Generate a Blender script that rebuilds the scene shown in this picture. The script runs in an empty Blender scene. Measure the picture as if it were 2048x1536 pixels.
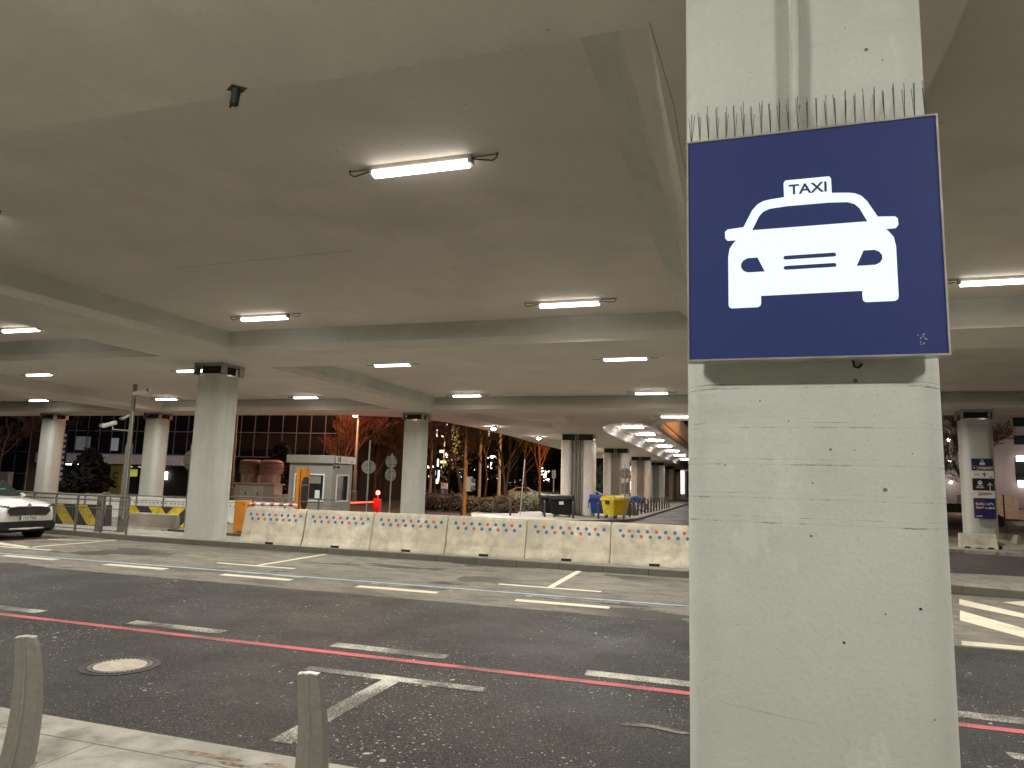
import bpy, bmesh, math, random
from mathutils import Vector, Matrix
from mathutils.geometry import tessellate_polygon

S = bpy.context.scene
COL = S.collection
PI = math.pi
R = math.radians

# ------------------------------------------------------------------ camera
cam_d = bpy.data.cameras.new('camera')
cam = bpy.data.objects.new('camera', cam_d)
COL.objects.link(cam)
S.camera = cam
cam_d.sensor_width = 36.0
cam_d.lens = 36.0 * 1425.0 / 2048.0
cam_d.clip_start = 0.05
cam_d.clip_end = 2000
cam.location = (0, 0, 1.9)
_p, _r, _y = R(7.9), R(1.65), R(18.1)
_f = Vector((0, math.cos(_p), math.sin(_p)))
_u = Vector((0, -math.sin(_p), math.cos(_p)))
_x = Vector((1, 0, 0))
_x, _u = math.cos(_r) * _x + math.sin(_r) * _u, -math.sin(_r) * _x + math.cos(_r) * _u
_m = Matrix((_x, _u, -_f)).transposed()
cam.rotation_euler = (Matrix.Rotation(_y, 3, 'Z') @ _m).to_euler()

# ------------------------------------------------------------------ night sky
W = bpy.data.worlds.new('World')
S.world = W
W.use_nodes = True
_bg = W.node_tree.nodes['Background']
_bg.inputs['Color'].default_value = (0.030, 0.014, 0.009, 1)
_bg.inputs['Strength'].default_value = 0.2
S.view_settings.view_transform = 'Standard'
S.view_settings.look = 'None'
S.view_settings.exposure = 0.22
S.view_settings.gamma = 1.0
S.cycles.max_bounces = 10
S.cycles.diffuse_bounces = 6
S.cycles.glossy_bounces = 3
S.cycles.sample_clamp_indirect = 4.0
LAMP = 188.0            # watts of each white ceiling tube
TINT = (1.0, 0.962, 0.90)

# ------------------------------------------------------------------ mesh helpers
class MB:
    def __init__(s):
        s.v, s.f, s.m = [], [], []
    def add(s, vs, fs, mi=0):
        o = len(s.v)
        s.v += [tuple(v) for v in vs]
        s.f += [tuple(i + o for i in f) for f in fs]
        s.m += [mi] * len(fs)
        return s
    def box(s, x0, x1, y0, y1, z0, z1, mi=0):
        return s.add([(x0,y0,z0),(x1,y0,z0),(x1,y1,z0),(x0,y1,z0),(x0,y0,z1),(x1,y0,z1),(x1,y1,z1),(x0,y1,z1)],
                     [(0,3,2,1),(4,5,6,7),(0,1,5,4),(1,2,6,5),(2,3,7,6),(3,0,4,7)], mi)
    def tube(s, pts, r, n=6, mi=0, cap=True):
        pts = [Vector(p) for p in pts]
        rs = r if isinstance(r, (list, tuple)) else [r] * len(pts)
        vs, fs = [], []
        prev = None
        for i, p in enumerate(pts):
            t = (pts[min(i + 1, len(pts) - 1)] - pts[max(i - 1, 0)])
            t = t.normalized() if t.length > 1e-9 else Vector((0, 0, 1))
            if prev is None:
                a = t.cross(Vector((0, 0, 1)) if abs(t.z) < .9 else Vector((1, 0, 0))).normalized()
            else:
                a = (prev - t * prev.dot(t)).normalized()
            prev = a
            b = t.cross(a)
            for k in range(n):
                q = 2 * PI * k / n
                vs.append(p + (a * math.cos(q) + b * math.sin(q)) * rs[i])
        for i in range(len(pts) - 1):
            for k in range(n):
                k2 = (k + 1) % n
                fs.append((i*n+k, i*n+k2, (i+1)*n+k2, (i+1)*n+k))
        if cap:
            fs.append(tuple(range(n))[::-1])
            fs.append(tuple(range((len(pts)-1)*n, len(pts)*n)))
        return s.add(vs, fs, mi)
    def prism(s, poly, a0, a1, axis='z', mi=0, holes=()):
        def P(p, a):
            return {'z': (p[0], p[1], a), 'y': (p[0], a, p[1]), 'x': (a, p[0], p[1])}[axis]
        loops = [list(poly)] + [list(h) for h in holes]
        flat = [p for l in loops for p in l]
        tris = tessellate_polygon([[Vector((p[0], p[1], 0)) for p in l] for l in loops])
        n = len(flat)
        vs = [P(p, a0) for p in flat] + [P(p, a1) for p in flat]
        fs = [tuple(t) for t in tris] + [tuple(i + n for i in t)[::-1] for t in tris]
        o = 0
        for l in loops:
            k = len(l)
            for i in range(k):
                j = (i + 1) % k
                fs.append((o+i, o+j, n+o+j, n+o+i))
            o += k
        return s.add(vs, fs, mi)
    def flat(s, poly, z, mi=0, holes=()):
        loops = [list(poly)] + [list(h) for h in holes]
        flat = [p for l in loops for p in l]
        tris = tessellate_polygon([[Vector((p[0], p[1], 0)) for p in l] for l in loops])
        return s.add([(p[0], p[1], z) for p in flat], [tuple(t) for t in tris], mi)
    def lathe(s, prof, c=(0, 0), n=20, mi=0, axis='z'):
        vs, fs = [], []
        for (r, z) in prof:
            for k in range(n):
                q = 2 * PI * k / n
                a, b = r * math.cos(q), r * math.sin(q)
                vs.append((c[0]+a, c[1]+b, z) if axis == 'z' else ((c[0]+a, z, c[1]+b) if axis == 'y' else (z, c[0]+a, c[1]+b)))
        for i in range(len(prof) - 1):
            for k in range(n):
                k2 = (k + 1) % n
                fs.append((i*n+k, i*n+k2, (i+1)*n+k2, (i+1)*n+k))
        fs.append(tuple(range(n))[::-1])
        fs.append(tuple(range((len(prof)-1)*n, len(prof)*n)))
        return s.add(vs, fs, mi)
    def build(s, name, mats, parent=None, smooth=False, bevel=0, fix=True):
        me = bpy.data.meshes.new(name)
        me.from_pydata(s.v, [], s.f)
        mats = mats if isinstance(mats, (list, tuple)) else [mats]
        for m in mats:
            me.materials.append(m)
        me.polygons.foreach_set('material_index', s.m)
        if fix:
            bm = bmesh.new(); bm.from_mesh(me)
            bmesh.ops.recalc_face_normals(bm, faces=bm.faces)
            bm.to_mesh(me); bm.free()
        if smooth:
            me.polygons.foreach_set('use_smooth', [True] * len(me.polygons))
            try:
                me.set_sharp_from_angle(angle=R(40))
            except Exception:
                pass
        me.update()
        o = bpy.data.objects.new(name, me)
        COL.objects.link(o)
        if parent:
            o.parent = parent
        if bevel:
            b = o.modifiers.new('bevel', 'BEVEL'); b.width = bevel; b.segments = 2; b.limit_method = 'ANGLE'; b.angle_limit = R(35)
        return o

def thing(name, label, cat, loc=(0, 0, 0), rz=0, group=None):
    o = bpy.data.objects.new(name, None)
    COL.objects.link(o)
    o.empty_display_size = .2
    o.location = loc
    o.rotation_euler = (0, 0, rz)
    return tag(o, label, cat, group)

def tag(o, label, cat, group=None):
    o['label'] = label; o['category'] = cat
    if group: o['group'] = group
    return o

def struct(o, kind='structure'):
    o['kind'] = kind
    return o

def dup(root, loc, rz=None, label=None, group=None):
    r = root.copy(); COL.objects.link(r); r.location = loc
    if rz is not None: r.rotation_euler = (0, 0, rz)
    if label: r['label'] = label
    if group: r['group'] = group
    for ch in list(root.children):
        c = ch.copy(); COL.objects.link(c); c.parent = r
        for g in list(ch.children):
            d = g.copy(); COL.objects.link(d); d.parent = c
    return r

def text(body, size, mat, parent, loc, rot=(R(90), 0, 0), align='CENTER', name='lettering', depth=.002, sx=1.0, bold=0.0):
    cu = bpy.data.curves.new(name, 'FONT')
    cu.body = body; cu.size = size; cu.align_x = align; cu.align_y = 'CENTER'; cu.extrude = depth; cu.offset = bold
    t = bpy.data.objects.new(name, cu)
    COL.objects.link(t)
    bpy.context.view_layer.update()
    me = bpy.data.meshes.new_from_object(t.evaluated_get(bpy.context.evaluated_depsgraph_get()))
    bpy.data.objects.remove(t)
    me.materials.clear(); me.materials.append(mat)
    me.name = name
    o = bpy.data.objects.new(name, me)
    COL.objects.link(o)
    o.parent = parent; o.location = loc; o.rotation_euler = rot; o.scale = (sx, 1, 1)
    return o

# ------------------------------------------------------------------ materials
def new_mat(name):
    m = bpy.data.materials.new(name); m.use_nodes = True
    nt = m.node_tree
    return m, nt, nt.nodes['Principled BSDF']

def N(nt, t, **kw):
    n = nt.nodes.new(t)
    for k, v in kw.items():
        setattr(n, k, v)
    return n

def L(nt, a, b):
    nt.links.new(a, b)

def coords(nt, rand=True):
    tc = N(nt, 'ShaderNodeTexCoord')
    if not rand:
        return tc.outputs['Object']
    oi = N(nt, 'ShaderNodeObjectInfo')
    mul = N(nt, 'ShaderNodeMath', operation='MULTIPLY'); mul.inputs[1].default_value = 53.0
    L(nt, oi.outputs['Random'], mul.inputs[0])
    add = N(nt, 'ShaderNodeVectorMath', operation='ADD')
    L(nt, tc.outputs['Object'], add.inputs[0]); L(nt, mul.outputs[0], add.inputs[1])
    return add.outputs[0]

def noise(nt, co, scale, detail=4, rough=.55, vec=None):
    n = N(nt, 'ShaderNodeTexNoise')
    n.inputs['Scale'].default_value = scale; n.inputs['Detail'].default_value = detail; n.inputs['Roughness'].default_value = rough
    if vec:
        mp = N(nt, 'ShaderNodeMapping'); mp.inputs['Scale'].default_value = vec
        L(nt, co, mp.inputs['Vector']); L(nt, mp.outputs[0], n.inputs['Vector'])
    else:
        L(nt, co, n.inputs['Vector'])
    return n.outputs['Fac']

def ramp(nt, fac, stops):
    r = N(nt, 'ShaderNodeValToRGB')
    e = r.color_ramp.elements
    while len(e) < len(stops): e.new(.5)
    for i, (p, c) in enumerate(stops):
        e[i].position = p
        e[i].color = (c, c, c, 1) if not isinstance(c, (tuple, list)) else (*c, 1)
    L(nt, fac, r.inputs['Fac'])
    return r.outputs['Color']

def mix(nt, a, b, fac, mode='MIX'):
    n = N(nt, 'ShaderNodeMix', data_type='RGBA', blend_type=mode)
    for s, i in ((fac, 0), (a, 6), (b, 7)):
        if hasattr(s, 'is_linked') or isinstance(s, bpy.types.NodeSocket):
            L(nt, s, n.inputs[i])
        elif i == 0:
            n.inputs[0].default_value = s
        else:
            n.inputs[i].default_value = (*s, 1) if len(s) == 3 else s
    return n.outputs[2]

def math_(nt, op, a, b=None, clamp=False):
    n = N(nt, 'ShaderNodeMath', operation=op, use_clamp=clamp)
    for i, s in enumerate((a, b)):
        if s is None: continue
        if isinstance(s, bpy.types.NodeSocket): L(nt, s, n.inputs[i])
        else: n.inputs[i].default_value = s
    return n.outputs[0]

def bump(nt, bs, h, strength=.3, dist=.01):
    b = N(nt, 'ShaderNodeBump'); b.inputs['Strength'].default_value = strength; b.inputs['Distance'].default_value = dist
    L(nt, h, b.inputs['Height']); L(nt, b.outputs[0], bs.inputs['Normal'])

def mat(name, col, rough=.6, metal=0.0, var=.12, scale=6.0, bmp=.0, spec=.5, coat=0.0, dirt=0.0):
    m, nt, bs = new_mat(name)
    co = coords(nt)
    f = noise(nt, co, scale)
    c2 = tuple(max(0, c * (1 - 2 * var)) for c in col)
    c3 = tuple(min(1, c * (1 + var)) for c in col)
    base = ramp(nt, f, [(.3, c2), (.7, c3)])
    if dirt:
        d = ramp(nt, noise(nt, co, scale * .35, 6, .7), [(.45, 0.0), (.75, 1.0)])
        base = mix(nt, base, tuple(c * .45 for c in col), math_(nt, 'MULTIPLY', d, dirt))
    L(nt, base, bs.inputs['Base Color'])
    rr = math_(nt, 'ADD', math_(nt, 'MULTIPLY', f, .2), rough - .1, True)
    L(nt, rr, bs.inputs['Roughness'])
    bs.inputs['Metallic'].default_value = metal
    bs.inputs['Specular IOR Level'].default_value = spec
    bs.inputs['Coat Weight'].default_value = coat
    if bmp:
        bump(nt, bs, noise(nt, co, scale * 6, 5, .65), bmp, .01)
    return m

def emit(name, col, strength):
    m, nt, bs = new_mat(name)
    bs.inputs['Base Color'].default_value = (*[min(1, c) * .6 for c in col], 1)
    bs.inputs['Emission Color'].default_value = (*col, 1)
    bs.inputs['Emission Strength'].default_value = strength
    return m

def glass(name, col=(.02, .025, .03), rough=.05):
    m, nt, bs = new_mat(name)
    bs.inputs['Base Color'].default_value = (*col, 1)
    bs.inputs['Roughness'].default_value = rough
    bs.inputs['Specular IOR Level'].default_value = .8
    return m

def concrete(name, col, lines=(), pore=.5, var=.10, blotch=.18, streak=.0, line_w=.0035, bmp=.25, scale=1.0, boards=0.0):
    m, nt, bs = new_mat(name)
    tc = N(nt, 'ShaderNodeTexCoord').outputs['Object']
    co = coords(nt)
    f = noise(nt, co, 2.2 * scale, 6, .6)
    c2 = tuple(c * (1 - 1.6 * var) for c in col); c3 = tuple(min(1, c * (1 + var)) for c in col)
    base = ramp(nt, f, [(.32, c2), (.68, c3)])
    fine = noise(nt, co, 45 * scale, 4, .7)
    base = mix(nt, base, tuple(c * .72 for c in col), math_(nt, 'MULTIPLY', ramp(nt, fine, [(.5, 0.0), (.75, 1.0)]), .35))
    bl = ramp(nt, noise(nt, co, .55 * scale, 5, .65), [(.48, 0.0), (.72, 1.0)])
    base = mix(nt, base, tuple(c * .62 for c in col), math_(nt, 'MULTIPLY', bl, blotch))
    if streak:
        st = ramp(nt, noise(nt, co, 5, 4, .6, (1, 1, .06)), [(.5, 0.0), (.75, 1.0)])
        base = mix(nt, base, tuple(c * .55 for c in col), math_(nt, 'MULTIPLY', st, streak))
    if lines and len(lines) > 5:
        sm = ramp(nt, noise(nt, tc, 4.5, 6, .72, (.35, .35, 1.6)), [(.54, 0.0), (.70, 1.0)])
        sg_ = ramp(nt, noise(nt, tc, .9, 2, .5), [(.48, 0.0), (.62, 1.0)])
        base = mix(nt, base, tuple(c * .70 for c in col), math_(nt, 'MULTIPLY', math_(nt, 'MULTIPLY', sm, sg_), .65))
        lt = ramp(nt, noise(nt, tc, 2.2, 5, .7, (1, 1, .5)), [(.60, 0.0), (.64, 1.0)])
        base = mix(nt, base, tuple(min(1, c * 1.10) for c in col), math_(nt, 'MULTIPLY', lt, .6))
    h = fine
    if pore:
        vo = N(nt, 'ShaderNodeTexVoronoi', feature='F1'); vo.inputs['Scale'].default_value = 11.0 * scale
        L(nt, co, vo.inputs['Vector'])
        sz = math_(nt, 'MULTIPLY', ramp(nt, N2(nt, vo.outputs['Color']), [(.62, 0.0), (1.0, 1.0)]), .10)
        dot = math_(nt, 'LESS_THAN', vo.outputs['Distance'], sz)
        base = mix(nt, base, tuple(c * .16 for c in col), math_(nt, 'MULTIPLY', dot, pore))
        h = math_(nt, 'SUBTRACT', h, dot)
    if lines or boards:
        sp = N(nt, 'ShaderNodeSeparateXYZ'); L(nt, tc, sp.inputs[0])
        wob = math_(nt, 'MULTIPLY', math_(nt, 'SUBTRACT', noise(nt, tc, 3.0, 3, .6, (.5, .5, .3)), .5), .012)
        z = math_(nt, 'ADD', sp.outputs['Z'], wob)
        tot = None
        for i, hz in enumerate(lines):
            d = math_(nt, 'ABSOLUTE', math_(nt, 'SUBTRACT', z, hz))
            k = ramp(nt, math_(nt, 'DIVIDE', d, line_w * (1.6 if i % 2 else .8)), [(.35, 1.0), (1.0, 0.0)])
            gate = ramp(nt, noise(nt, tc, 3.1 + .61 * i, 5, .72, (1, 1, .15)), [(.50, .10), (.66, .9)])
            k = math_(nt, 'MULTIPLY', k, gate)
            tot = k if tot is None else math_(nt, 'MAXIMUM', tot, k)
        if boards:
            fr = math_(nt, 'FRACT', math_(nt, 'MULTIPLY', z, 1 / .05))
            k = ramp(nt, math_(nt, 'ABSOLUTE', math_(nt, 'SUBTRACT', fr, .5)), [(.0, 1.0), (.09, 0.0)])
            gate = ramp(nt, noise(nt, tc, 1.2, 5, .75, (.6, .6, 14)), [(.45, 0.0), (.62, 1.0)])
            k = math_(nt, 'MULTIPLY', math_(nt, 'MULTIPLY', k, gate), boards)
            tot = k if tot is None else math_(nt, 'MAXIMUM', tot, k)
        base = mix(nt, base, tuple(c * .22 for c in col), math_(nt, 'MULTIPLY', tot, .85))
        h = math_(nt, 'SUBTRACT', h, tot)
    L(nt, base, bs.inputs['Base Color'])
    bs.inputs['Roughness'].default_value = .85
    bs.inputs['Specular IOR Level'].default_value = .25
    bump(nt, bs, h, bmp, .006)
    return m

def N2(nt, col):
    s = N(nt, 'ShaderNodeSeparateColor'); L(nt, col, s.inputs[0])
    return s.outputs[0]

def asphalt(name, col, speck=.5, rough=.62, patch=.3, speckcol=(.42, .40, .34), big=.0):
    m, nt, bs = new_mat(name)
    tc = N(nt, 'ShaderNodeTexCoord').outputs['Object']
    f = noise(nt, tc, 95, 2, .75)
    base = ramp(nt, f, [(.36, tuple(c * .22 for c in col)), (.50, col), (.60, tuple(min(1, c * 2.2) for c in col)), (.72, tuple(min(1, c * 5.0) for c in col))])
    if speck > .5:
        vg = N(nt, 'ShaderNodeTexVoronoi', feature='F1'); vg.inputs['Scale'].default_value = 62; L(nt, tc, vg.inputs['Vector'])
        lit = math_(nt, 'MULTIPLY', math_(nt, 'GREATER_THAN', N2(nt, vg.outputs['Color']), .60), math_(nt, 'LESS_THAN', vg.outputs['Distance'], .42))
        gd = ramp(nt, noise(nt, tc, 1.1, 4, .6), [(.3, .25), (.7, 1.0)])
        base = mix(nt, base, (.115, .108, .092), math_(nt, 'MULTIPLY', lit, gd))
        drk = math_(nt, 'MULTIPLY', math_(nt, 'LESS_THAN', N2(nt, vg.outputs['Color']), .22), .75)
        base = mix(nt, base, (.006, .006, .005), drk)
    w = ramp(nt, noise(nt, tc, .35, 6, .65), [(.35, tuple(c * .72 for c in (1, 1, 1))), (.7, (1.25, 1.22, 1.18))])
    base = mix(nt, base, w, patch + .3, 'MULTIPLY')
    # tyre tracks along the road
    tr = ramp(nt, noise(nt, tc, .9, 4, .6, (.08, 1.3, 1)), [(.42, 0.0), (.7, 1.0)])
    base = mix(nt, base, tuple(c * 1.5 for c in col), math_(nt, 'MULTIPLY', tr, .28))
    if speck:
        # trodden chewing gum and grit: pale flat spots of several sizes
        for sc, lim, amt, lo in ((6.0, .17, 1.0, .50), (13.0, .21, .95, .36), (28.0, .30, .9, .25)):
            vo = N(nt, 'ShaderNodeTexVoronoi', feature='F1'); vo.inputs['Scale'].default_value = sc
            wrp = N(nt, 'ShaderNodeVectorMath', operation='ADD')
            nz = N(nt, 'ShaderNodeTexNoise'); nz.inputs['Scale'].default_value = sc * 2.5
            L(nt, tc, nz.inputs['Vector'])
            scn = N(nt, 'ShaderNodeVectorMath', operation='SCALE'); scn.inputs['Scale'].default_value = .35 / sc
            L(nt, nz.outputs['Color'], scn.inputs[0]); L(nt, tc, wrp.inputs[0]); L(nt, scn.outputs[0], wrp.inputs[1])
            L(nt, wrp.outputs[0], vo.inputs['Vector'])
            sz = math_(nt, 'MULTIPLY', ramp(nt, N2(nt, vo.outputs['Color']), [(lo, 0.0), (1.0, 1.0)]), lim)
            dens = ramp(nt, noise(nt, tc, .55, 4, .6), [(.36, .30), (.62, 1.0)])
            dot = math_(nt, 'LESS_THAN', vo.outputs['Distance'], math_(nt, 'MULTIPLY', sz, dens))
            base = mix(nt, base, speckcol, math_(nt, 'MULTIPLY', dot, speck * amt))
    if big:
        m1 = ramp(nt, noise(nt, tc, 2.6, 6, .7, (.6, 1.2, 1)), [(.38, (.62, .62, .62)), (.5, (1, 1, 1)), (.66, (1.35, 1.33, 1.28))])
        base = mix(nt, base, m1, .8, 'MULTIPLY')
        b1 = ramp(nt, noise(nt, tc, .55, 6, .62, (.55, 1.1, 1)), [(.55, 0.0), (.575, 1.0)])
        b2 = ramp(nt, noise(nt, tc, .55, 6, .62, (.55, 1.1, 1)), [(.53, 0.0), (.55, 1.0), (.565, 1.0), (.58, 0.0)])
        g = ramp(nt, noise(nt, tc, .16, 2, .5), [(.40, 0.0), (.52, 1.0)])
        base = mix(nt, base, tuple(c * .36 for c in col), math_(nt, 'MULTIPLY', math_(nt, 'MULTIPLY', b1, g), big))
        base = mix(nt, base, tuple(c * 1.7 for c in col), math_(nt, 'MULTIPLY', math_(nt, 'MULTIPLY', b2, g), big * .5))
    L(nt, base, bs.inputs['Base Color'])
    rr = ramp(nt, noise(nt, tc, .5, 5, .6), [(.3, rough - .14), (.7, rough + .14)])
    L(nt, rr, bs.inputs['Roughness'])
    bs.inputs['Specular IOR Level'].default_value = .24
    bump(nt, bs, f, .55, .006)
    return m

def paint(name, col, wear=.5):
    """Road paint with worn edges: bare asphalt shows through."""
    m, nt, bs = new_mat(name)
    tc = N(nt, 'ShaderNodeTexCoord').outputs['Object']
    f = noise(nt, tc, 75, 5, .75)
    g = noise(nt, tc, 1.3, 3, .6)
    k = math_(nt, 'ADD', math_(nt, 'MULTIPLY', f, .75), math_(nt, 'MULTIPLY', g, .5))
    lo = .50 + .16 * wear
    msk = ramp(nt, k, [(lo - .05, 0.0), (lo + .04, 1.0)])
    base = mix(nt, (.075, .07, .06), col, msk)
    L(nt, base, bs.inputs['Base Color'])
    bs.inputs['Roughness'].default_value = .65
    bs.inputs['Specular IOR Level'].default_value = .3
    bump(nt, bs, f, .4, .004)
    return m

M = {}
M['asphalt'] = asphalt('dark_asphalt', (.023, .0218, .019), .9)
M['asphalt_old'] = asphalt('worn_grey_asphalt', (.142, .131, .107), .22, .75, .45, (.5, .47, .4), big=.9)
M['asphalt_far'] = asphalt('rear_asphalt', (.15, .14, .118), .0, .7)
M['asphalt_dark'] = asphalt('side_asphalt', (.055, .047, .045), .1, .6)
M['soil'] = mat('dark_ground', (.035, .024, .016), .95, var=.3, scale=.6, bmp=.4)
M['white_paint'] = paint('white_road_paint', (.50, .48, .40), .95)
M['cream_paint'] = paint('cream_road_paint', (.66, .61, .45), .15)
M['red_paint'] = paint('red_road_paint', (.50, .11, .12), .5)
M['blue_paint'] = paint('blue_road_paint', (.36, .47, .56), .35)
M['kerb'] = concrete('kerb_stone', (.125, .115, .09), pore=0, blotch=.4, scale=2)
M['paving'] = concrete('pale_paving', (.33, .315, .265), pore=.0, blotch=.6, var=.26, scale=2.4)
M['snow_path'] = mat('salted_paving', (.24, .225, .225), .9, var=.25, scale=9, bmp=.3)
M['deck'] = concrete('ceiling_concrete', (.69, .65, .575), pore=.3, blotch=.3, var=.07, scale=.35, bmp=.1)
M['deck_panel'] = concrete('ceiling_panel_concrete', (.70, .645, .58), pore=.3, blotch=.34, var=.07, scale=.35, bmp=.1)
M['deck_beam'] = concrete('beam_side_concrete', (.60, .60, .545), pore=.0, blotch=.25, var=.08, scale=.5, bmp=.15, boards=.5)
M['deck_white'] = concrete('pale_fascia', (.70, .64, .60), pore=.0, blotch=.15, var=.06, scale=.6, bmp=.08)
M['pillar'] = concrete('painted_pillar', (.545, .555, .495), lines=(2.02, 1.96, 1.42), pore=.35, streak=.35, blotch=.12, var=.05)
M['pillar_near'] = concrete('painted_pillar_board_marked', (.545, .57, .515),
    lines=(2.343, 2.325, 2.178, 2.158, 2.027, 2.005, 1.886, 1.866, 1.79, 1.767), pore=.85, blotch=.14, var=.05, streak=.08, line_w=.0028, bmp=.45)
M['pillar_ribbed'] = concrete('ribbed_pillar', (.68, .64, .58), pore=.2, streak=.25, blotch=.1, var=.05)
M['barrier'] = concrete('barrier_concrete', (.66, .60, .46), pore=.75, streak=.5, blotch=.75, var=.22, scale=1.7, bmp=.5)
M['barrier_grey'] = concrete('grey_barrier_concrete', (.44, .40, .33), pore=.4, streak=.3, blotch=.5, var=.15, scale=1.5)
M['black'] = mat('black_rubber', (.012, .012, .012), .7, var=.2)
M['dark_metal'] = mat('dark_metal', (.045, .042, .040), .5, .3, var=.15, scale=8)
M['steel'] = mat('galvanised_steel', (.36, .35, .31), .45, .55, var=.15, scale=14)
M['rail'] = mat('grey_painted_rail', (.165, .16, .132), .5, .1, var=.15, scale=9)
M['bollard'] = mat('cast_grey_bollard', (.22, .21, .18), .5, .15, var=.07, scale=30, bmp=.06, dirt=.12)
M['bollard_cap'] = mat('bare_metal_edge', (.72, .72, .68), .4, .6, var=.1, scale=20)
M['alu'] = mat('brushed_aluminium', (.56, .54, .50), .4, .7, var=.08, scale=10)
M['fixture'] = mat('lamp_housing', (.55, .53, .48), .5, 0, var=.08)
M['tube'] = emit('lit_tube', TINT, 150)
M['tube_side'] = emit('lit_tube_side', TINT, 6.5)
M['flood'] = emit('lit_floodlight', (1, .95, .86), 160)
M['wire'] = mat('wire', (.10, .09, .075), .6, .4, var=.1)
M['orange'] = mat('orange_paint', (.78, .30, .035), .5, var=.06, scale=4, dirt=.15)
M['white_coat'] = mat('white_coating', (.72, .70, .64), .5, var=.06, scale=4, dirt=.1)
M['red_coat'] = mat('red_coating', (.50, .02, .02), .5, var=.1)
M['yellow_coat'] = mat('yellow_coating', (.70, .52, .04), .6, var=.2, scale=7, dirt=.5)
M['stripe_black'] = mat('black_coating', (.035, .034, .033), .6, var=.2, scale=7)
M['booth'] = mat('booth_panel', (.27, .265, .23), .5, .1, var=.05, scale=3, dirt=.12)
M['pane'] = glass('dark_pane')
M['curtain'] = glass('tinted_glass', (.012, .012, .016), .03)
M['mullion'] = mat('mullion', (.19, .21, .26), .4, .0)
M['brick'] = None
M['cabinet'] = mat('cabinet_paint', (.55, .51, .42), .6, var=.07, scale=3, dirt=.1)
M['drum'] = mat('vent_metal', (.42, .30, .25), .5, .4, var=.1, scale=5)
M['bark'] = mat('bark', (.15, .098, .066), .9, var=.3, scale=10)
M['bark_lamplit'] = mat('lamp_tinted_bark', (.22, .10, .055), .9, var=.3, scale=10)  # bark with the reddish street lamp light mixed into its colour
M['needle'] = mat('evergreen', (.012, .016, .009), .9, var=.35, scale=2)
M['hedge_brown'] = mat('bare_hedge', (.105, .065, .034), .9, var=.4, scale=3)
M['hedge_green'] = mat('green_hedge', (.095, .085, .042), .9, var=.4, scale=3)
M['leaf_dry'] = mat('dry_leaf', (.30, .095, .03), .85, var=.35, scale=2)
M['car_white'] = mat('white_car_paint', (.70, .69, .66), .25, var=.02, coat=.6)
M['chrome'] = mat('chrome', (.7, .7, .7), .15, 1.0, var=.02)
M['lens'] = glass('headlight_lens', (.06, .06, .065), .08)
M['car_glass'] = glass('car_glass', (.02, .03, .026), .04)
M['bin_black'] = mat('black_plastic', (.009, .0088, .0088), .6, var=.12, spec=.25)
M['bin_blue'] = mat('blue_plastic', (.015, .055, .26), .45, var=.12)
M['bin_yellow'] = mat('yellow_plastic', (.68, .55, .025), .45, var=.1, dirt=.25)
M['tarp'] = mat('grey_tarpaulin', (.33, .31, .27), .7, var=.15, scale=3, bmp=.2)
M['tarp_dark'] = mat('dark_tarpaulin', (.07, .065, .062), .6, var=.2, scale=3, bmp=.2)
M['sign_grey'] = mat('sign_back', (.30, .30, .27), .5, .5, var=.1)
M['navy'] = mat('navy_board', (.018, .022, .075), .35, var=.05)
M['navy_black'] = mat('black_board', (.010, .011, .018), .35, var=.05)
M['board_white'] = mat('white_board', (.74, .72, .66), .4, var=.03)
M['olive'] = mat('olive_board', (.085, .10, .028), .4, var=.05)
M['plum'] = mat('plum_board', (.07, .018, .06), .35, var=.1, scale=3)
M['red_ink'] = mat('red_ink', (.55, .03, .04), .5, var=.05)
M['dot_blue'] = mat('blue_dot', (.055, .16, .36), .6, var=.12, scale=20, dirt=.2)
M['dot_red'] = mat('red_dot', (.60, .12, .10), .6, var=.12, scale=20, dirt=.2)
M['facade'] = mat('pale_facade', (.42, .335, .30), .8, var=.06, scale=.6)
M['facade_dark'] = mat('dark_facade', (.03, .026, .024), .8, var=.2)
M['sign_blue'] = None

def brick():
    m, nt, bs = new_mat('white_brick')
    tc = N(nt, 'ShaderNodeTexCoord').outputs['Object']
    mp = N(nt, 'ShaderNodeMapping'); mp.inputs['Rotation'].default_value = (R(90), 0, 0)
    L(nt, tc, mp.inputs['Vector'])
    b = N(nt, 'ShaderNodeTexBrick')
    b.inputs['Color1'].default_value = (.62, .56, .45, 1); b.inputs['Color2'].default_value = (.52, .46, .36, 1); b.inputs['Mortar'].default_value = (.10, .085, .065, 1)
    b.inputs['Scale'].default_value = 4.2; b.inputs['Mortar Size'].default_value = .03
    L(nt, mp.outputs[0], b.inputs['Vector'])
    L(nt, b.outputs['Color'], bs.inputs['Base Color'])
    bs.inputs['Roughness'].default_value = .85
    return m
M['brick'] = brick()

def lightbox():
    m, nt, bs = new_mat('backlit_blue_panel')
    bs.inputs['Base Color'].default_value = (.020, .027, .090, 1)
    bs.inputs['Roughness'].default_value = .35
    bs.inputs['Emission Color'].default_value = (.022, .035, .118, 1)
    bs.inputs['Emission Strength'].default_value = .36
    return m
M['sign_blue'] = lightbox()
M['sign_lit'] = emit('backlit_white_panel', (.84, 1.0, 1.0), .92)
M['sign_lit'].node_tree.nodes['Principled BSDF'].inputs['Base Color'].default_value = (.05, .06, .06, 1)

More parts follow.
